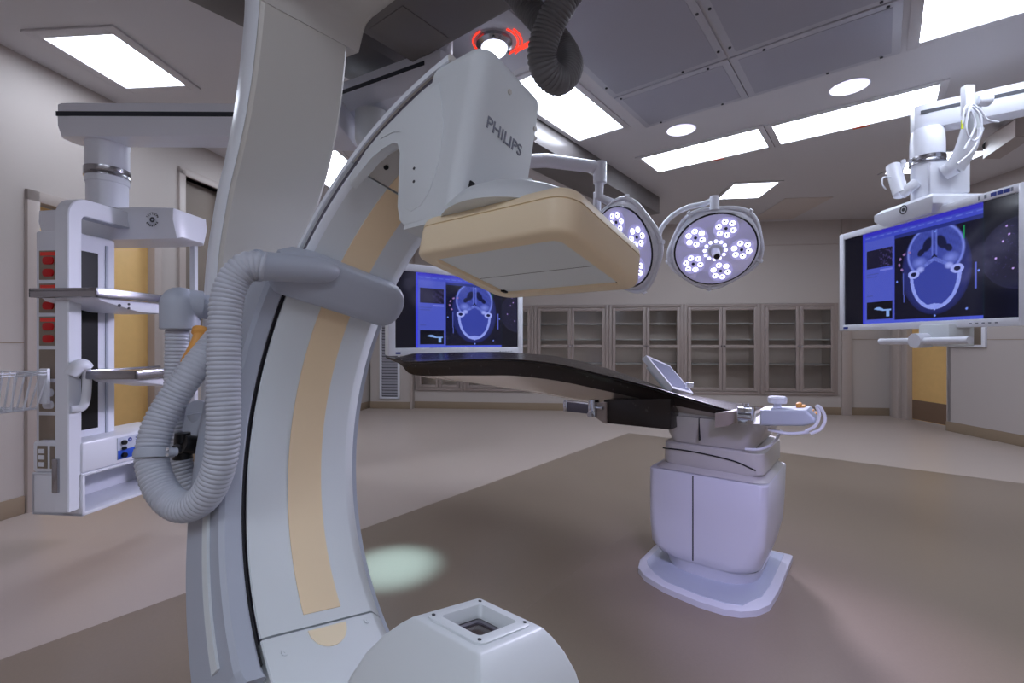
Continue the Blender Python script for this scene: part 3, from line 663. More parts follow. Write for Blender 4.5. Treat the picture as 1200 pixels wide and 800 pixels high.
# end bracket, clamp, control module
b = B(); b.prism([onb(838, 484, 2.22), onb(838, 501, 2.22), onb(852, 499, 2.22), onb(866, 494, 2.22), onb(868, 480, 2.22)], 2.215, 2.30, lambda p_, q_, h: e(p_, h, q_), .003); obj('end_bracket', b, m_cab, tb)
cm = thing('table_control_module', 'grey control module clamped to the foot end of the table with knob and orange keys', 'control unit', e(.3, 2.23, .74))
b = B(); A, Z = onb(874, 486, 2.2)
b.box(-A-.03, -A+.03, 2.17, 2.25, Z-.035, Z+.035, .006).cyl((-A-.02, 2.16, Z), (-A+.03, 2.16, Z), .016).cyl((-A, 2.2, Z+.03), (-A, 2.2, Z+.05), .012); b.M = ME; p = obj('rail_clamp', b, m_chrome, cm)
A, Z = onb(897, 490, 2.18); b = B(ME); b.cyl((-A-.005, 2.2, Z), (-A+.012, 2.2, Z), .034, seg=24); obj('black_collar', b, m_black, cm)
aa, za = onb(893, 490, 2.2); ab_, zb = onb(957, 490, 2.2)
b = B(); b.prism([(aa, za-.025), (aa, za+.042), (ab_+.03, zb+.035), (ab_, zb+.005), (ab_, zb-.012), (ab_+.04, zb-.03)], 2.15, 2.31, lambda p_, q_, h: e(p_, h, q_), .012, 3); p = obj('body', b, m_sleeve, cm)
A, Z = onb(911, 478, 2.23); b = B(ME); b.cyl((-A, 2.23, Z-.015), (-A, 2.23, Z+.03), .014).lathe([(0, 0), (.034, 0), (.036, .006), (.036, .022), (.03, .027), (0, .028)], Matrix.Translation((-A, 2.23, Z+.022)), 24); obj('knob', b, m_white, cm)
for i in range(5):
    A, Z = onb(936+i*5, 478+i*2.2, 2.26); obj('joystick_key', B(ME).box(-A-.008, -A+.008, 2.24, 2.29, Z-.015, Z+.022-.002*i, .004), m_orange, cm)
for bb in (2.14, 2.3):
    q = [onb(x, y, bb) for x, y in ((944, 505), (956, 498), (960, 485), (957, 476), (962, 478), (967, 490), (962, 502), (950, 508))]
    obj('guard_loop', B().tube(spline([e(a, bb, z) for a, z in q], 4), .006, 8), m_white, cm)
q = [onb(x, y, 2.2) for x, y in ((900, 503), (925, 508), (948, 506))]
obj('guard_bar', B().tube(spline([e(a, 2.2, z) for a, z in q], 4), .007, 8), m_white, cm)
q = [onb(x, y, 2.28) for x, y in ((915, 505), (905, 520), (890, 527), (872, 527))]
obj('cable', B().tube(spline([e(a, 2.3, z) for a, z in q], 6), .006, 8), m_white, cm)
# tablet touch screen beyond the table
tt = thing('touch_screen_tablet', 'white tilted touch screen tablet clipped to the far side of the table', 'touch screen', at(785, 455, 2.75))
TL, TR, BR_, BL = at(757, 416, 2.80), at(785, 428, 2.98), at(813, 461, 2.86), at(789, 455, 2.66)
def quadbox(b, q, t, inset=0):
    q = [Vector(v) for v in q]; c = sum(q, Vector())/4; nn = (q[1]-q[0]).cross(q[3]-q[0]).normalized()
    if nn.dot(Vector((0, 0, CH))-c) < 0 and nn.z < 0: nn = -nn
    q = [v + (c-v)*inset for v in q]
    b.loft([[v for v in q], [v - nn*t for v in q]]); return nn
nn = (TR-TL).cross(BL-TL).normalized()
nn = nn if nn.z > 0 else -nn
ext = lambda v: v
Q = [TL, TR, BR_, BL]
ctr = sum(Q, Vector())/4
b = B(); b.loft([[v for v in Q], [v-nn*.035 for v in Q]]); p = obj('body', b, m_white, tt)
b = B(); q2 = [v+(ctr-v)*.16 for v in Q]; b.loft([[v+nn*.0015 for v in q2], [v-nn*.01 for v in q2]]); obj('screen', b, m_scr, p)
b = B(); q2 = [v+(ctr-v)*.3-nn*.035 for v in Q]; b.loft([q2, [v-nn*.025 for v in q2]]); obj('rear_housing', b, m_cream, p)
b = B(); b.tube([ctr-nn*.05, ctr-nn*.05+Vector((.02, 0, -.12)), ctr-nn*.05+Vector((.05, 0, -.2))], .018, 10); obj('support_stalk', b, m_chrome, tt)
b = B(); b.box(-.02, .02, -.015, .015, -.01, .02, .004, M=Matrix.Translation(at(808, 452, 2.76))); obj('side_clip', b, m_white, tt)

# ================================================================ MONITORS
def screen_color(u, v):
    """u right 0..1, v up 0..1 : flat picture on the screen, painted reflection included"""
    K = (.004, .004, .010)
    def mix(a, b, t): t = max(0, min(1, t)); return tuple(p*(1-t)+q*t for p, q in zip(a, b))
    def soft(x, w_): return max(0, 1-abs(x)/w_)
    nz = .5+.5*math.sin(u*311+math.sin(v*173)*2)*math.sin(v*257+math.sin(u*191)*2)
    if u < .145: return K
    if u < .16: return (.04, .05, .75)
    if u < .845:
        if v < .035: return (.07, .10, .65)
        if v > .955: return (.035, .03, .52)
        if v > .90: return (.05, .07, .55) if not (.93 < v < .94 and int(u*60) % 3) else (.12, .16, .7)
        if v > .865 and u > .37: return (.02, .03, .22)
    if u < .365:
        if .175 < u < .355:
            if .05 < v < .235:
                x, y = (u-.175)/.18, (v-.05)/.185
                if (.28 < x < .66 and .42 < y < .68 - (x-.46)**2*3 and y > .55-(x-.28)*.2+ (x-.5)**2) or (.6 < x < .95 and .45 < y < .53) or (.76 < x < .88 and .12 < y < .5): return (.25, .42, .85)
                return (.003, .003, .008)
            if .60 < v < .80: return (.16, .12, .45) if nz > .93 and u > .26 else (.010, .009, .03)
            if .56 < v < .578 and u > .27: return (.17, .2, .75)
            if (.535 < v < .545 and u < .26) or (.505 < v < .513 and u < .25) or (.30 < v < .31 and u < .22): return (.06, .08, .36)
        return (.075, .10, .55)
    if u < .37: return (.05, .07, .5)
    if u < .845:
        x = u-.605; ax_ = abs(x); col = (.005, .005, .018)
        egg = math.hypot(x/.19, (v-.48)/(.415 if v < .48 else .47))
        if egg < 1: col = mix((.018, .024, .15), (.010, .013, .08), (egg-.9)*10)
        # face part: soft mid tone with streaks
        fc = math.hypot(x/.15, (v-.66)/.25)
        if fc < 1 and v > .44:
            col = mix((.035, .05, .30), (.075, .105, .52), nz*.7)
            br = soft(math.hypot((ax_-.085)/.05, (v-.575)/.06), 1)
            col = mix(col, (.22, .28, .85), br*.9)
        col = mix(col, (.20, .26, .85), soft(fc-1.0, .07) if v > .48 else 0)
        # air spaces
        for (cx, cy, rx, ry) in ((.038, .735, .030, .075), (.075, .67, .022, .04), (.0, .60, .018, .05)):
            q = math.hypot((ax_-cx + (v-cy)*.18)/rx, (v-cy)/ry)
            if q < 1: col = mix((.008, .010, .05), col, (q-.75)*4)
        if v > .62: col = mix(col, (.16, .21, .75), soft(ax_-.011, .007)*.8)
        # posterior vault
        yb = .115; yt = .47 + .12*max(0, 1-ax_/.12)
        if yb-.03 < v < yt+.02:
            t = max(0, min(1, (v-yb)/(.47-yb))); half = .137*math.sqrt(max(0, 1-(1-t)**2.1))
            inside = ax_ < half and v > yb+.035
            th = .016 if t > .35 else .016+.02*(.35-t)/.35
            if ax_ < half+.004 and v > yb-.012: col = mix((.33, .40, .95), (.22, .28, .85), nz)
            if ax_ < half-th and v > yb+.055*(1-ax_/.2): col = (.040, .058, .36)
            if v > .47 and ax_ < .137:
                e_ = v-yt
                col = (.040, .058, .36) if e_ < -.018 else mix((.18, .24, .8), (.06, .08, .4), nz)
        # ear bones
        q = math.hypot((ax_-.118)/.034, (v-.468)/.042)
        if q < 1: col = (.36, .42, .98) if q > .5 else (.008, .010, .05)
        q = math.hypot((ax_-.078)/.026, (v-.505)/.035)
        if q < 1: col = mix((.36, .42, .98), col, q*q)
        if abs(u-.757) < .0025 and .72 < v < .84: col = (.01, .30, .10)
        if abs(u-.812) < .004 and .27 < v < .50: col = (.10, .13, .6)
        if abs(u-.425-.1*(v-.4)**2) < .003 and .2 < v < .5: col = (.09, .12, .5)
        for px_, py_ in ((.607, .055), (.61, .845), (.825, .42), (.385, .42), (.77, .10)):
            if math.hypot((u-px_)*1.75, v-py_) < .010: col = (.18, .28, .9)
        q = math.hypot((u-.455)*1.7, v-.60); a = math.atan2(v-.60, (u-.455)*1.7) % 6.283
        if abs(q-.095) < .010 and 1.3 < a < 4.4 and math.sin(a*10) > .1: col = (.30, .17, .42)
        return col
    if u < .849: return (.004, .02, .03)
    q = math.hypot((u-1.0)*1.75, v-.52)  # faint round reflection on the glass, painted into the picture
    base = (.012, .012, .035) if q < .28 else ((.02, .02, .05) if q < .29 else K)
    for px_, py_ in ((.945, .75), (.93, .63), (.90, .50), (.97, .40), (.955, .68)):
        if math.hypot((u-px_)*1.75, v-py_) < .008: return (.6, .4, .95)
    return (.09, .06, .28) if nz > .985 and q < .26 else base
m_screen = bpy.data.materials.new('display_picture'); m_screen.use_nodes = True
nt = m_screen.node_tree; pb = nt.nodes['Principled BSDF']; pb.inputs['Base Color'].default_value = (.005, .005, .008, 1); pb.inputs['Roughness'].default_value = .12
at_ = nt.nodes.new('ShaderNodeVertexColor'); at_.layer_name = 'picture'; nt.links.new(at_.outputs[0], pb.inputs['Emission Color']); pb.inputs['Emission Strength'].default_value = .42
def screen_mesh(W, H_, parent, M):
    nx, ny = 340, 196
    vs = [M @ Vector((W*(i/nx-.5), 0, H_*(j/ny-.5))) for j in range(ny+1) for i in range(nx+1)]
    c = M @ Vector((0, 0, 0)); vs = [v-c for v in vs]
    fs = [(j*(nx+1)+i, j*(nx+1)+i+1, (j+1)*(nx+1)+i+1, (j+1)*(nx+1)+i) for j in range(ny) for i in range(nx)]
    me = bpy.data.meshes.new('display'); me.from_pydata(vs, [], fs)
    ca_ = me.color_attributes.new('picture', 'FLOAT_COLOR', 'POINT'); cols = []
    for j in range(ny+1):
        for i in range(nx+1): cols += [*screen_color(i/nx, j/ny), 1]
    ca_.data.foreach_set('color', cols); me.materials.append(m_screen)
    o = bpy.data.objects.new('display', me); C.objects.link(o); o.parent = parent; o.location = c-LOC[parent]; LOC[o] = c; return o
def monitor(label, L, Rr, z0, z1, thick=.09, bez=.045):
    """L,Rr: xy of left and right outer edges as seen from the front"""
    L = Vector((*L, 0)); Rr = Vector((*Rr, 0)); W = (Rr-L).length; x = (Rr-L).normalized(); y = Vector((-x.y, x.x, 0))   # y points behind
    c = (L+Rr)/2 + Vector((0, 0, (z0+z1)/2)); H_ = z1-z0
    M = frame(x, y, (0, 0, 1), c)
    t = thing('wall_monitor', label, 'monitor', c - Vector((0, 0, H_/2)))
    t.name = 'display_monitor'
    b = B(M); w2, h2 = W/2, H_/2
    b.box(-w2, -w2+bez, 0, .03, -h2, h2, .005).box(w2-bez, w2, 0, .03, -h2, h2, .005).box(-w2+bez-.004, w2-bez+.004, .0005, .03, -h2, -h2+bez*1.05, .004).box(-w2+bez-.004, w2-bez+.004, .0005, .03, h2-bez*1.05, h2, .004)
    fr = obj('bezel', b, m_white, t)
    obj('rear_case', B(M).box(-w2+.004, w2-.004, .028, thick, -h2+.004, h2-.004, .012).box(-w2*.5, w2*.5, thick, thick+.04, -h2*.5, h2*.5, .01), m_cream, t)
    screen_mesh(W-2*bez+.004, H_-2*bez*1.05+.004, t, M @ Matrix.Translation((0, .012, 0)))
    obj('maker_plate', B(M).box(-w2+bez, -w2+bez+.045, -.001, .002, -h2+.014, -h2+.030), m_navy, fr)
    for i in range(5): obj('button', B(M).box(w2-.30+i*.035, w2-.285+i*.035, -.001, .002, -h2+.018, -h2+.026), m_letter, fr)
    for i, wd in enumerate((.012, .012, .03, .03, .03, .012)): obj('indicator', B(M).box(w2-.25+i*.034, w2-.25+i*.034+wd, -.001, .002, h2-.034, h2-.012), m_navy if 1 < i < 5 else m_letter, fr)
    return t, M, W, H_
mr, Mr, Wr, Hr = monitor('large white-framed display at right, showing a blue head scan', (2.67, 3.83), (2.775, 2.525), 1.236, 2.017)
# handle bar under the monitor
p = obj('handle_bar', B().tube([(2.655, 3.38, 1.15), (2.655, 3.1, 1.152), (2.655, 2.72, 1.158)], .022, 16), m_white, mr)
obj('handle_hub', B().cyl((2.62, 3.06, 1.155), (2.72, 3.06, 1.158), .048, seg=24), m_white, p)
obj('handle_bracket', B().box(2.70, 2.86, 2.9, 3.12, 1.12, 1.26, .01), m_cream, p)
ml, Ml, Wl, Hl = monitor('white-framed display behind the detector head, lower half of a blue head scan showing', (-1.02, 3.88), (.112, 4.80), 1.03, 1.815, bez=.062)
def arm_beam(b, p0, p1, w_, h, M=None):
    p0 = Vector(p0); p1 = Vector(p1); x = (p1-p0).normalized(); x.z = 0; x.normalize(); y = Vector((-x.y, x.x, 0)); L = (p1-p0).length
    s = []
    for u_, k in ((-.10, .55), (-.09, .8), (-.06, .95), (0, 1), (L, 1), (L+.06, .95), (L+.09, .8), (L+.10, .55)):
        hw, hh_ = w_/2*k, h/2
        s.append([p0 + x*u_ + y*py + Vector((0, 0, pz)) for py, pz in ((-hw, hh_), (-hw, -hh_*.35), (-hw*.72, -hh_), (hw*.72, -hh_), (hw, -hh_*.35), (hw, hh_))])
    b.loft(s); return x, y, L
def slot_strip(p0, x, y, L, w_, s, off=.01):
    y = y*s; b = B(); b.loft([[p0+x*t+y*(w_/2-.002)+Vector((0, 0, z)) for z in (.012, .036)] + [p0+x*t+y*(w_/2+.002)+Vector((0, 0, z)) for z in (.036, .012)] for t in (off, L)]); return b
# ---- boom of the big monitor
br = thing('monitor_boom', 'white articulated ceiling boom carrying the big right monitor', 'ceiling boom', (2.85, 3.22, 2.0))
P0_, P1_ = Vector((2.87, 3.22, 2.672)), Vector((4.1, 2.35, 2.672))
b = B(); x, y, L = arm_beam(b, P0_, P1_, .20, .16); p = obj('arm', b, m_white, br)
obj('arm_slot', slot_strip(P0_, x, y, L, .20, -1, -.06), m_mark, p)
obj('ceiling_column', B().cyl((4.1, 2.35, 2.74), (4.1, 2.35, CZ), .1, seg=28), m_white, br)
p = obj('column', B().lathe([(0, .60), (.085, .60), (.09, .58), (.095, .50), (.095, .40), (.09, .395), (.09, 0), (0, 0)], Matrix.Translation((2.85, 3.22, 2.0)), 36), m_white, br)
obj('collar', B().lathe([(.092, .36), (.101, .362), (.101, .375), (.098, .38), (.101, .385), (.101, .41), (.092, .412)], Matrix.Translation((2.85, 3.22, 2.0)), 36, True), m_steel, p)
obj('block', B(rz(-R(20), (2.88, 3.16, 0))).box(-.08, .13, -.07, .09, 2.12, 2.34, .006), m_white, br)
p = obj('head_plate', B(rz(R(0), (2.84, 3.2, 0))).loft([[(x_, y_, z) for x_, y_ in ((-.17*k, -.22*k), (-.17*k, .26*k), (.5, .26*k), (.5, -.22*k))] for z, k in ((1.98, .8), (2.03, 1.0), (2.075, 1.0), (2.10, .85))]), m_white, br)
b = B(); Tl = frame((0, -1, 0), (0, 0, 1), (-1, 0, 0), (2.669, 3.2, 2.048)); b.lathe([(.03, 0), (.03, .002), (.023, .002), (.023, 0)], Tl, 28, True); b.lathe([(0, .002), (.012, .002), (.012, 0), (0, 0)], Tl, 16); obj('emblem', b, m_mark, p)
obj('drop_post', B().box(2.81, 2.93, 3.05, 3.25, 1.75, 2.03, .01), m_white, br)
# accessory spring arm with cables on the boom
sa = thing('spring_arm', 'small white spring arm wrapped in cables beside the big monitor boom', 'support arm', at(1108, 205, 3.1))
b = B(); b.tube([at(1106, 203, 3.1), at(1120, 195, 3.05)], .05, 14); obj('pivot', b, m_white, sa)
b = B(); b.tube(spline([at(1118, 197, 3.05), at(1130, 178, 3.0), at(1140, 150, 2.95)], 4), .055, 12); p = obj('lower_arm', b, m_white, sa)
b = B(); b.tube(spline([at(1141, 152, 2.93), at(1140, 130, 2.9), at(1137, 112, 2.88)], 4), .04, 12); obj('upper_arm', b, m_cream, sa)
b = B(); b.box(-.05, .01, -.02, .02, -.09, .09, .008, M=Matrix.Translation(at(1138, 118, 2.84))); obj('mount_plate', b, m_white, sa)
b = B(); b.cyl(at(1144, 118, 2.86), at(1158, 117, 2.86), .03, .038, 16); obj('lamp_mount', b, m_white, sa)
for k, pts in enumerate((((1136, 125), (1132, 150), (1140, 165), (1150, 155), (1148, 135), (1140, 125)), ((1140, 122), (1150, 130), (1157, 140), (1170, 143)), ((1130, 175), (1138, 160), (1143, 145), (1138, 130)), ((1122, 192), (1136, 180), (1146, 165), (1147, 150)), ((1128, 145), (1130, 128), (1138, 120)))):
    obj('cable', B().tube(spline([at(x_, y_, 2.8) for x_, y_ in pts], 6), .006, 7), m_white, sa)
obj('yellow_tag', B().box(-.006, .006, -.002, .002, -.025, .025, M=Matrix.Translation(at(1127.5, 146, 2.8))), mat('yellow_tag', (215, 225, 60), .5), sa)
sb = thing('spring_arm', 'short white bracket arm left of the big monitor boom column', 'support arm', at(1055, 225, 3.3))
obj('upper_arm', B().tube(spline([at(1047, 195, 3.35), at(1051, 212, 3.3), at(1056, 228, 3.25)], 4), .045, 12), m_white, sb)
obj('lower_arm', B().tube(spline([at(1056, 228, 3.25), at(1066, 220, 3.22), at(1074, 214, 3.2)], 4), .035, 12), m_white, sb)
obj('tip_hook', B().tube(spline([at(1056, 200, 3.3), at(1059, 192, 3.3), at(1058, 187, 3.3)], 4), .014, 8), m_white, sb)
obj('cable', B().tube(spline([at(1044, 208, 3.3), at(1035, 208, 3.3), at(1034, 216, 3.3), at(1038, 222, 3.3)], 5), .005, 7), m_white, sb)
# dark twin projector on a ceiling track
pj = thing('ceiling_track', 'grey ceiling track with two dark round sockets behind the big monitor boom', 'ceiling track', at(1165, 165, 4.3))
p = obj('track_body', B().loft([[at(1152, 186, 4.2), at(1152, 165, 4.2), at(1172, 150, 4.2), at(1172, 186, 4.2)], [at(1190, 160, 3.7), at(1190, 140, 3.7), at(1212, 125, 3.7), at(1212, 160, 3.7)]]), m_cab, pj)
for x_ in (1158, 1168): obj('socket', B().cyl(at(x_, 170, 4.19), at(x_, 170, 4.15), .038, seg=18), m_black, p)

# ================================================================ LEFT EQUIPMENT BOOM
CA = R(6); OC = Vector((-2.08, 2.2, 0)); MT = rz(-CA, OC)      # local: x right, y away
bo = thing('equipment_boom', 'white ceiling equipment boom with outlet tower, shelves and control drawer', 'equipment boom', (-2.2, 2.6, .31))
HC = Vector((-2.24, 2.60, 0))
P0_, P1_ = Vector((-2.30, 2.55, 2.315)), Vector((-1.12, 2.56, 2.315))
b = B(); x, y, L = arm_beam(b, P0_, P1_, .20, .16); p = obj('lower_arm', b, m_white, bo)
obj('arm_slot', slot_strip(P0_, x, y, L, .20, -1, -.08), m_mark, p)
obj('arm_joint', B().lathe([(0, .32), (.1, .32), (.1, .02), (.13, 0), (0, 0)], Matrix.Translation((-1.12, 2.66, 2.39)), 30), m_white, bo)
P0_, P1_ = Vector((-1.12, 3.08, 2.66)), Vector((-.42, 2.70, 2.66))
b = B(); x, y, L = arm_beam(b, P0_, P1_, .26, .17); p = obj('upper_arm', b, m_white, bo)
obj('arm_slot', slot_strip(P0_, x, y, L, .26, -1, -.05), m_mark, p)
obj('ceiling_column', B().cyl((-.42, 2.70, 2.74), (-.42, 2.70, CZ), .08, seg=28), m_white, bo)
obj('joint_link', B().box(-1.25, -1.0, 2.6, 3.1, 2.40, 2.58, .02), m_white, bo)
obj('joint_cap', B().lathe([(0, -.05), (.06, -.042), (.09, -.015), (.10, .02), (.10, .18), (0, .18)], Matrix.Translation(at(436, 168, 2.85)), 30), m_cream, bo)
T = Matrix.Translation((HC.x, HC.y, 0))
p = obj('column', B().lathe([(0, 2.27), (.10, 2.27), (.10, 2.235), (.097, 2.22), (.097, 2.02), (.092, 2.015), (.092, 1.88), (0, 1.88)], T, 36), m_white, bo)
obj('collar', B().lathe([(.095, 2.05), (.103, 2.052), (.103, 2.065), (.1, 2.07), (.103, 2.075), (.103, 2.098), (.095, 2.10)], T, 36, True), m_steel, p)
# head: long cross box
HB = rz(-R(4), (-2.18, 2.64, 0)); b = B(HB)
hsec = lambda x_, k: [(x_, -.125*k, 1.865-.04*(1-k)), (x_, -.13*k, 1.80), (x_, -.10*k, 1.70+.05*(1-k)), (x_, .12*k, 1.70+.05*(1-k)), (x_, .15*k, 1.80), (x_, .14*k, 1.865-.04*(1-k))]
b.loft([hsec(-.40, .7), hsec(-.385, .9), hsec(-.2, 1), hsec(.2, 1), hsec(.385, .9), hsec(.40, .7)]); p = obj('head_box', b, m_white, bo)
Tl = frame((math.cos(R(4)), -math.sin(R(4)), 0), (0, 0, 1), (-math.sin(R(4))*1, -math.cos(R(4)), 0), HB @ Vector((.285, -.131, 1.795)))
b = B()
for i, chh in enumerate('SKYTRON'):
    a = R(150-120*i/6); text_mesh(chh, .017, .0006, Tl @ Matrix.Translation((.032*math.cos(a), .032*math.sin(a), .004)) @ Matrix.Rotation(a-math.pi/2, 4, 'Z'), b)
for i in range(7):
    a = R(210+120*i/6); b.box(-.003, .003, -.005, .005, 0, .001, M=Tl @ Matrix.Translation((.032*math.cos(a), .032*math.sin(a), .004)) @ Matrix.Rotation(a-math.pi/2, 4, 'Z'))
b.lathe([(.014, .0035), (.014, .005), (.006, .005), (.006, .0035)], Tl, 18, True)
obj('emblem', b, m_mark, p, smooth=0, label='round maker emblem')
# hoop frame
def hoop(b):
    w0_, t_ = .068, .06
    x0, x1 = -w0_, 0
    path = [(0, .35), (0, 1.75)] + [(.09-.09*math.cos(R(a)), 1.75+.09*math.sin(R(a))) for a in range(15, 91, 15)] + [(.81, 1.84)]
    inn = [(t_, .35), (t_, 1.73)] + [(.09-.03*math.cos(R(a)), 1.73+.03*math.sin(R(a))) for a in range(15, 91, 15)] + [(.81, 1.76)]
    b.loft([[(x0, q[0], q[1]), (x1-.004, q[0], q[1]), (x1, q[0]+.004, q[1]-.002), (x1, r[0], r[1]), (x0, r[0], r[1])] for q, r in zip(path, inn)])
b = B(MT); hoop(b); p = obj('hoop_frame', b, m_white, bo)
obj('rear_post', B(MT).box(-.05, -.015, .78, .81, .62, 1.77, .004), m_white, bo)
obj('cross_bar', B(MT).box(-.066, -.002, .06, .78, 1.755, 1.775, .002), m_sleeve, p)
# grip handle on the front post
b = B(MT); b.tube(spline([(.0, .015, .995), (.02, .03, 1.035), (.025, .055, 1.03), (.025, .065, .98), (.025, .06, .88), (.02, .045, .835), (0, .015, .83)], 5), .017, 12, rf=lambda i: .03 if i < 12 else .018)
obj('grip_handle', b, m_white, bo)
obj('post_latch', B(MT).box(-.075, -.045, -.012, .004, .44, .60, .004), m_steel, bo)
# outlet tower
XL, XR = -.30, -.12; YN = .10
p = obj('outlet_tower', B(MT).box(XL, XR, YN, YN+.25, .62, 1.70, .012), m_white, bo)
obj('side_channel', B(MT).box(XR-.002, XR+.003, YN+.05, YN+.15, .70, 1.61), m_black, p)
obj('side_rail', B(MT).box(XR, XR+.006, YN+.19, YN+.205, .66, 1.66, .002), m_sleeve, p)
z = 1.60
for i in range(6):
    h = .145
    pl_ = obj('outlet_plate', B(MT).box(XL+.025, XL+.135, YN-.004, YN, z-h, z, .002), m_plate, p)
    zc = z-h/2
    if i < 4 and i != 3:
        obj('red_tag', B(MT).box(XL+.035, XL+.125, YN-.006, YN-.004, z-.026, z-.008), m_redtag, pl_)
    mm = m_red if i < 3 else m_white
    if i < 3 or i == 4:
        for s in (.028, -.032):
            obj('socket', B(MT).prism([(XL+.08+.03*math.cos(R(a))*1.0, zc+s+max(-.019, min(.019, .027*math.sin(R(a))))-.006) for a in range(0, 360, 20)], YN-.010, YN-.003, lambda p_, q_, h_: (p_, h_, q_), .001), mm, pl_)
    z -= .163
# shelves
def shelf(x0, x1, y0, y1, zz, name='shelf'):
    s = obj(name, B(MT).box(x0, x1, y0, y1, zz-.006, zz+.004, .002).box(x0, x1, y0, y0+.012, zz-.03, zz+.012, .003).box(x1-.012, x1, y0, y1, zz-.03, zz+.012, .003).box(x0, x0+.012, y0, y1, zz-.03, zz+.012, .003), m_steel, bo)
    obj('shelf_bracket', B(MT).prism([(y0+.03, zz-.03), (y1, zz-.03), (y1, zz-.085), (y0+.25, zz-.085), (y0+.05, zz-.045)], x0+.03, x1-.03, lambda p_, q_, h: (h, p_, q_), .003), m_white, s)
    return s
s_ = shelf(-.16, .19, -.04, .40, 1.385)
for yy, zz, rr in ((.10, 1.325, .008), (.15, 1.335, .006), (.15, 1.315, .006)): obj('screw', B(MT).cyl((.158, yy, zz), (.163, yy, zz), rr, seg=10), m_mark, s_)
shelf(.0, .30, .05, .50, 1.0)
# control drawer and cubby
X0, X1, Y0_, Y1_ = -.26, .012, .055, .62
b = B(MT)
b.box(X0, X1, Y0_, Y1_, .515, .665, .012)
p = obj('control_drawer', b, m_white, bo)
FX = X1
obj('control_panel', B(MT).box(FX-.001, FX+.004, .23, .50, .535, .65, .002), mat('panel_blue_white', (190, 196, 214), .35), p)
m_pb = mat('panel_gradient_blue', (40, 84, 196), .35)
obj('blue_band', B(MT).box(FX+.003, FX+.0052, .232, .498, .537, .585, .001), m_pb, p)
for yy, zz, s in ((.262, .622, .012), (.262, .592, .009), (.262, .556, .013)): obj('knob', B(MT).cyl((FX+.004, yy, zz), (FX+.018, yy, zz), s, seg=14), m_black, p)
obj('readout', B(MT).box(FX+.004, FX+.006, .335, .46, .588, .612), m_black, p)
b = B(MT); Tt = frame((0, 1, 0), (0, 0, 1), (1, 0, 0), (FX+.005, .39, .63)); text_mesh('SKYTRON', .026, .0006, Tt, b); b.lathe([(.011, 0), (.011, .0015), (.004, .0015), (.004, 0)], frame((0, 1, 0), (0, 0, 1), (1, 0, 0), (FX+.004, .30, .63)), 18, True); obj('lettering', b, m_navy, p, smooth=0, label='navy SKYTRON lettering')
for yy in (.36,): obj('button', B(MT).prism([(yy, .575), (yy+.012, .563), (yy, .551), (yy-.012, .563)], FX+.004, FX+.007, lambda p_, q_, h: (h, p_, q_)), m_white, p)
b = B(MT)
b.box(X0, X1, Y0_, Y1_, .31, .326, .003).box(X0, X0+.014, Y0_, Y1_, .31, .51, .003).box(X0, X1, Y1_-.014, Y1_, .31, .51, .003).box(X0, X1, Y0_, Y0_+.014, .31, .51, .003).box(X0, X1, Y0_, Y1_, .50, .514, .003)
obj('open_cubby', b, m_white, bo)
q = obj('switch_plate', B(MT).box(X0+.03, X0+.085, Y0_-.004, Y0_, .535, .645, .002), m_plate, p)
for zz in (.62, .59, .556): obj('switch', B(MT).box(X0+.042, X0+.073, Y0_-.009, Y0_-.004, zz-.011, zz+.011, .002), m_white, q)
obj('blank_plate', B(MT).box(X0+.10, X0+.165, Y0_-.004, Y0_, .535, .645, .002), m_plate, p)
# wire basket
wbk = thing('wire_basket', 'white wire basket hooked on the equipment boom at the left edge', 'basket', at(20, 470, 2.1))
bx0, bx1, by0, by1, bz0, bz1 = -.50, -.165, -.16, .05, .83, 1.005
rim = lambda z, g: [(bx0+g, by0+g, z), (bx1-g, by0+g, z), (bx1-g, by1-g, z), (bx0+g, by1-g, z), (bx0+g, by0+g, z)]
for z, g in ((bz1, 0), (bz1-.012, 0), (bz0, .03)): obj('rim', B(MT).tube(rim(z, g), .004, 7), m_white, wbk)
for i in range(9):
    u_ = bx0 + (bx1-bx0)*i/8; v_ = bx0+.03+(bx1-bx0-.06)*i/8
    obj('wire', B(MT).tube([(u_, by0, bz1), (v_, by0+.03, bz0), (v_, by1-.03, bz0), (u_, by1, bz1)], .004, 6), m_white, wbk)
for i in range(4):
    u_ = by0 + (by1-by0)*i/3; v_ = by0+.03+(by1-by0-.06)*i/3
    obj('wire', B(MT).tube([(bx0, u_, bz1), (bx0+.03, v_, bz0), (bx1-.03, v_, bz0), (bx1, u_, bz1)], .004, 6), m_white, wbk)
obj('mount_strap', B(MT).box(bx1-.04, bx1+.005, .04, .055, .85, 1.02, .003), m_white, wbk)
# left monitor boom
lb = thing('monitor_boom', 'white ceiling boom holding the display behind the detector head', 'ceiling boom', (-.64, 4.56, 1.62))
obj('column', B().cyl((-.64, 4.56, 1.62), (-.64, 4.56, 2.35), .08, seg=24), m_white, lb)
b = B(); arm_beam(b, (-.64, 4.56, 2.42), (-.05, 3.95, 2.42), .2, .15); obj('arm', b, m_white, lb)
obj('ceiling_column', B().cyl((-.05, 3.95, 2.49), (-.05, 3.95, CZ), .07, seg=24), m_white, lb)
obj('bracket', B(rz(R(39), (-.60, 4.52, 0))).box(-.1, .1, -.11, .05, 1.4, 1.7, .01), m_white, lb)

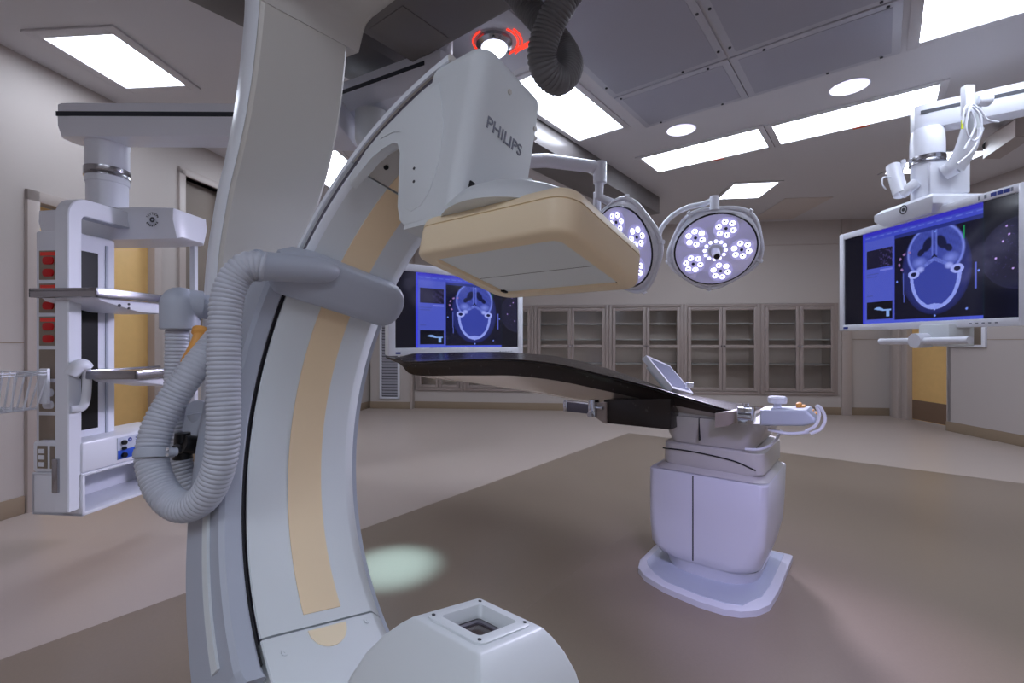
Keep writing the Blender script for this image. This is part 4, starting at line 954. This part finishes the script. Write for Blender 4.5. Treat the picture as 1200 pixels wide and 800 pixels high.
# ================================================================ SURGICAL LIGHTS
def lamp_head(label, c, nrm, up, spin, energy, spot, colr=(.76, .74, 1.0)):
    c = Vector(c); z = -Vector(nrm).normalized(); y = Vector(up); y = (y - z*y.dot(z)).normalized(); x = y.cross(z)
    M = frame(x, y, z, c)           # face looks along -z
    t = thing('surgical_light', label, 'surgical light', c)
    # frame outline: rounded pentagon
    def pent(r, k, z_):
        out = []
        for i in range(60):
            a = 2*math.pi*i/60; m_ = math.cos(((a-spin) % (2*math.pi/5))-math.pi/5)
            rr = r*(1 + k*(-(math.cos(5*(a-spin)))))
            out.append(Vector((rr*math.cos(a), rr*math.sin(a), z_)))
        return out
    obj('shell', B(M).loft([pent(.295, .0, -.004), pent(.312, .012, .004), pent(.325, .02, .03), pent(.31, .02, .065), pent(.24, .02, .10), pent(.1, .01, .12)]), m_white, t)
    hoop_ = pent(.332, .04, .03); hoop_.append(hoop_[0])
    b = B(M); b.tube(hoop_, .016, 8); obj('frame_hoop', b, m_white, t)
    for k in range(5):
        a = spin + math.pi/5 + k*2*math.pi/5
        b = B(M); b.tube([(.31*math.cos(a), .31*math.sin(a), .03), (.37*math.cos(a), .37*math.sin(a), .03)], .016, 8); obj('hoop_stub', b, m_white, t)
    obj('rim', B(M).lathe([(.288, -.006), (.296, -.008), (.300, -.002), (.292, .002)], ID, 60, True), m_black, t)
    f_ = obj('face', B(M).lathe([(0, -.004), (.288, -.004), (.290, .0), (0, .0)], ID, 60), m_face, t)
    for k in range(5):
        a = spin + k*2*math.pi/5 + .3; cx, cy = .185*math.cos(a), .185*math.sin(a)
        T = Matrix.Translation((cx, cy, 0))
        p = obj('led_cluster', B(M).lathe([(.086, -.004), (.088, -.0075), (.084, -.008), (.0, -.0065), (0, -.004)], T, 28), m_reflector, t)
        for j in range(7):
            rr = .054 if j < 6 else 0; aa_ = j*math.pi/3+spin+k
            q = Matrix.Translation((cx+rr*math.cos(aa_), cy+rr*math.sin(aa_), 0))
            if j < 6:
                obj('led', B(M).lathe([(.0215, -.007), (.0215, -.0085), (.0, -.011), (0, -.007)], q, 14), m_led, p)
                obj('led_core', B(M).lathe([(.007, -.009), (.007, -.012), (.0, -.012), (0, -.009)], q @ Matrix.Translation((.004, .004, 0)), 8), m_mark, p)
            else: obj('led_core', B(M).lathe([(.012, -.007), (.012, -.010), (.0, -.010), (0, -.007)], q, 10), m_mark, p)
    for j in range(12):
        a = 2*math.pi*j/12; obj('led', B(M).lathe([(.013, -.004), (.013, -.007), (0, -.009), (0, -.004)], Matrix.Translation((.075*math.cos(a), .075*math.sin(a), 0)), 10), m_led, f_)
    p = obj('centre_handle', B(M).lathe([(.055, -.004), (.052, -.015), (.032, -.02), (.028, -.10), (.026, -.11), (0, -.11)], ID, 24), m_white, t)
    obj('camera_eye', B(M).lathe([(.02, -.1095), (.02, -.113), (0, -.113), (0, -.1095)], ID, 16), m_black, p)
    l = bpy.data.lights.new('surgical_beam', 'SPOT'); l.energy = energy; l.color = colr; l.spot_size = R(spot); l.spot_blend = 1; l.shadow_soft_size = .12
    lo = bpy.data.objects.new('surgical_beam', l); C.objects.link(lo); lo.parent = t; lo.location = M.to_3x3() @ Vector((0, 0, -.16)); lo.rotation_euler = M.to_euler()
    return t, M
c1 = at(838, 293, 3.6); h1, M1 = lamp_head('round five-cluster surgical light facing the camera above the pedestal', c1, (-.22, -.78, -.58), (0, 0, 1), .35, 120, 55)
hub = c1 + (M1.to_3x3() @ Vector((.03, .36, .03)))
obj('yoke_hub', B().cyl(hub-Vector((0, 0, .05)), hub+Vector((0, 0, .05)), .032, seg=20), m_white, h1)
J = at(769, 284, 3.62)
b = B(); b.tube(spline([at(771, 280, 3.6), at(776, 266, 3.58), at(789, 252, 3.56), at(806, 243, 3.53), at(824, 239, 3.5), hub+Vector((0, 0, .03))], 8), .019, 14); obj('yoke', b, m_white, h1)
obj('yoke_joint', B().cyl(J+Vector((-.05, 0, 0)), J+Vector((.03, 0, 0)), .034, seg=20), m_white, h1)
obj('support_arm', B().tube([J+Vector((-.05, 0, 0)), J+Vector((-.12, .04, .0)), J+Vector((-.30, .10, .0)), J+Vector((-.46, .0, .05)), at(700, 225, 3.5)], .03, 14), m_white, h1)
c2 = at(729, 290, 3.4); h2, M2 = lamp_head('surgical light half hidden behind the tan detector head', c2, (-.85, -.42, -.32), (0, 0, 1), .1, 85, 66)
b = B(); x2 = at(703, 200, 3.4)
b.tube([x2, at(702, 230, 3.42), c2+Vector((-.05, .05, .33))], .033, 16); p = obj('drop_post', b, m_white, h2)
b = B(); b.cyl(x2+Vector((0, 0, .06)), x2-Vector((0, 0, .09)), .048, seg=20); obj('elbow_sleeve', b, m_white, h2)
b = B(); b.tube([x2+Vector((.02, 0, .02)), at(640, 188, 3.42), Vector((-.12, 3.47, 2.47))], .048, 16, rf=lambda i: .042 if i == 0 else .05); obj('horizontal_arm', b, m_white, h2)
obj('ceiling_column', B().cyl((-.12, 3.47, 2.40), (-.12, 3.47, CZ), .055, seg=20), m_white, h2)
obj('top_pin', B().cyl(at(732, 243, 3.38), at(732, 233, 3.38), .02, seg=14), m_white, h2)

# third head of the same set, above and behind the camera, lighting pedestal and floor
c3 = Vector((.55, -.15, 2.2)); h3, M3 = lamp_head('surgical light hanging above the camera, aimed at the pedestal', c3, Vector((1.05, 1.95, .15))-c3, (0, 0, 1), .2, 85, 34, (.56, .52, 1.0))
obj('drop_post', B().tube([c3+Vector((0, -.05, .1)), c3+Vector((0, -.2, .45)), c3+Vector((0, -.2, .86))], .033, 14), m_white, h3)
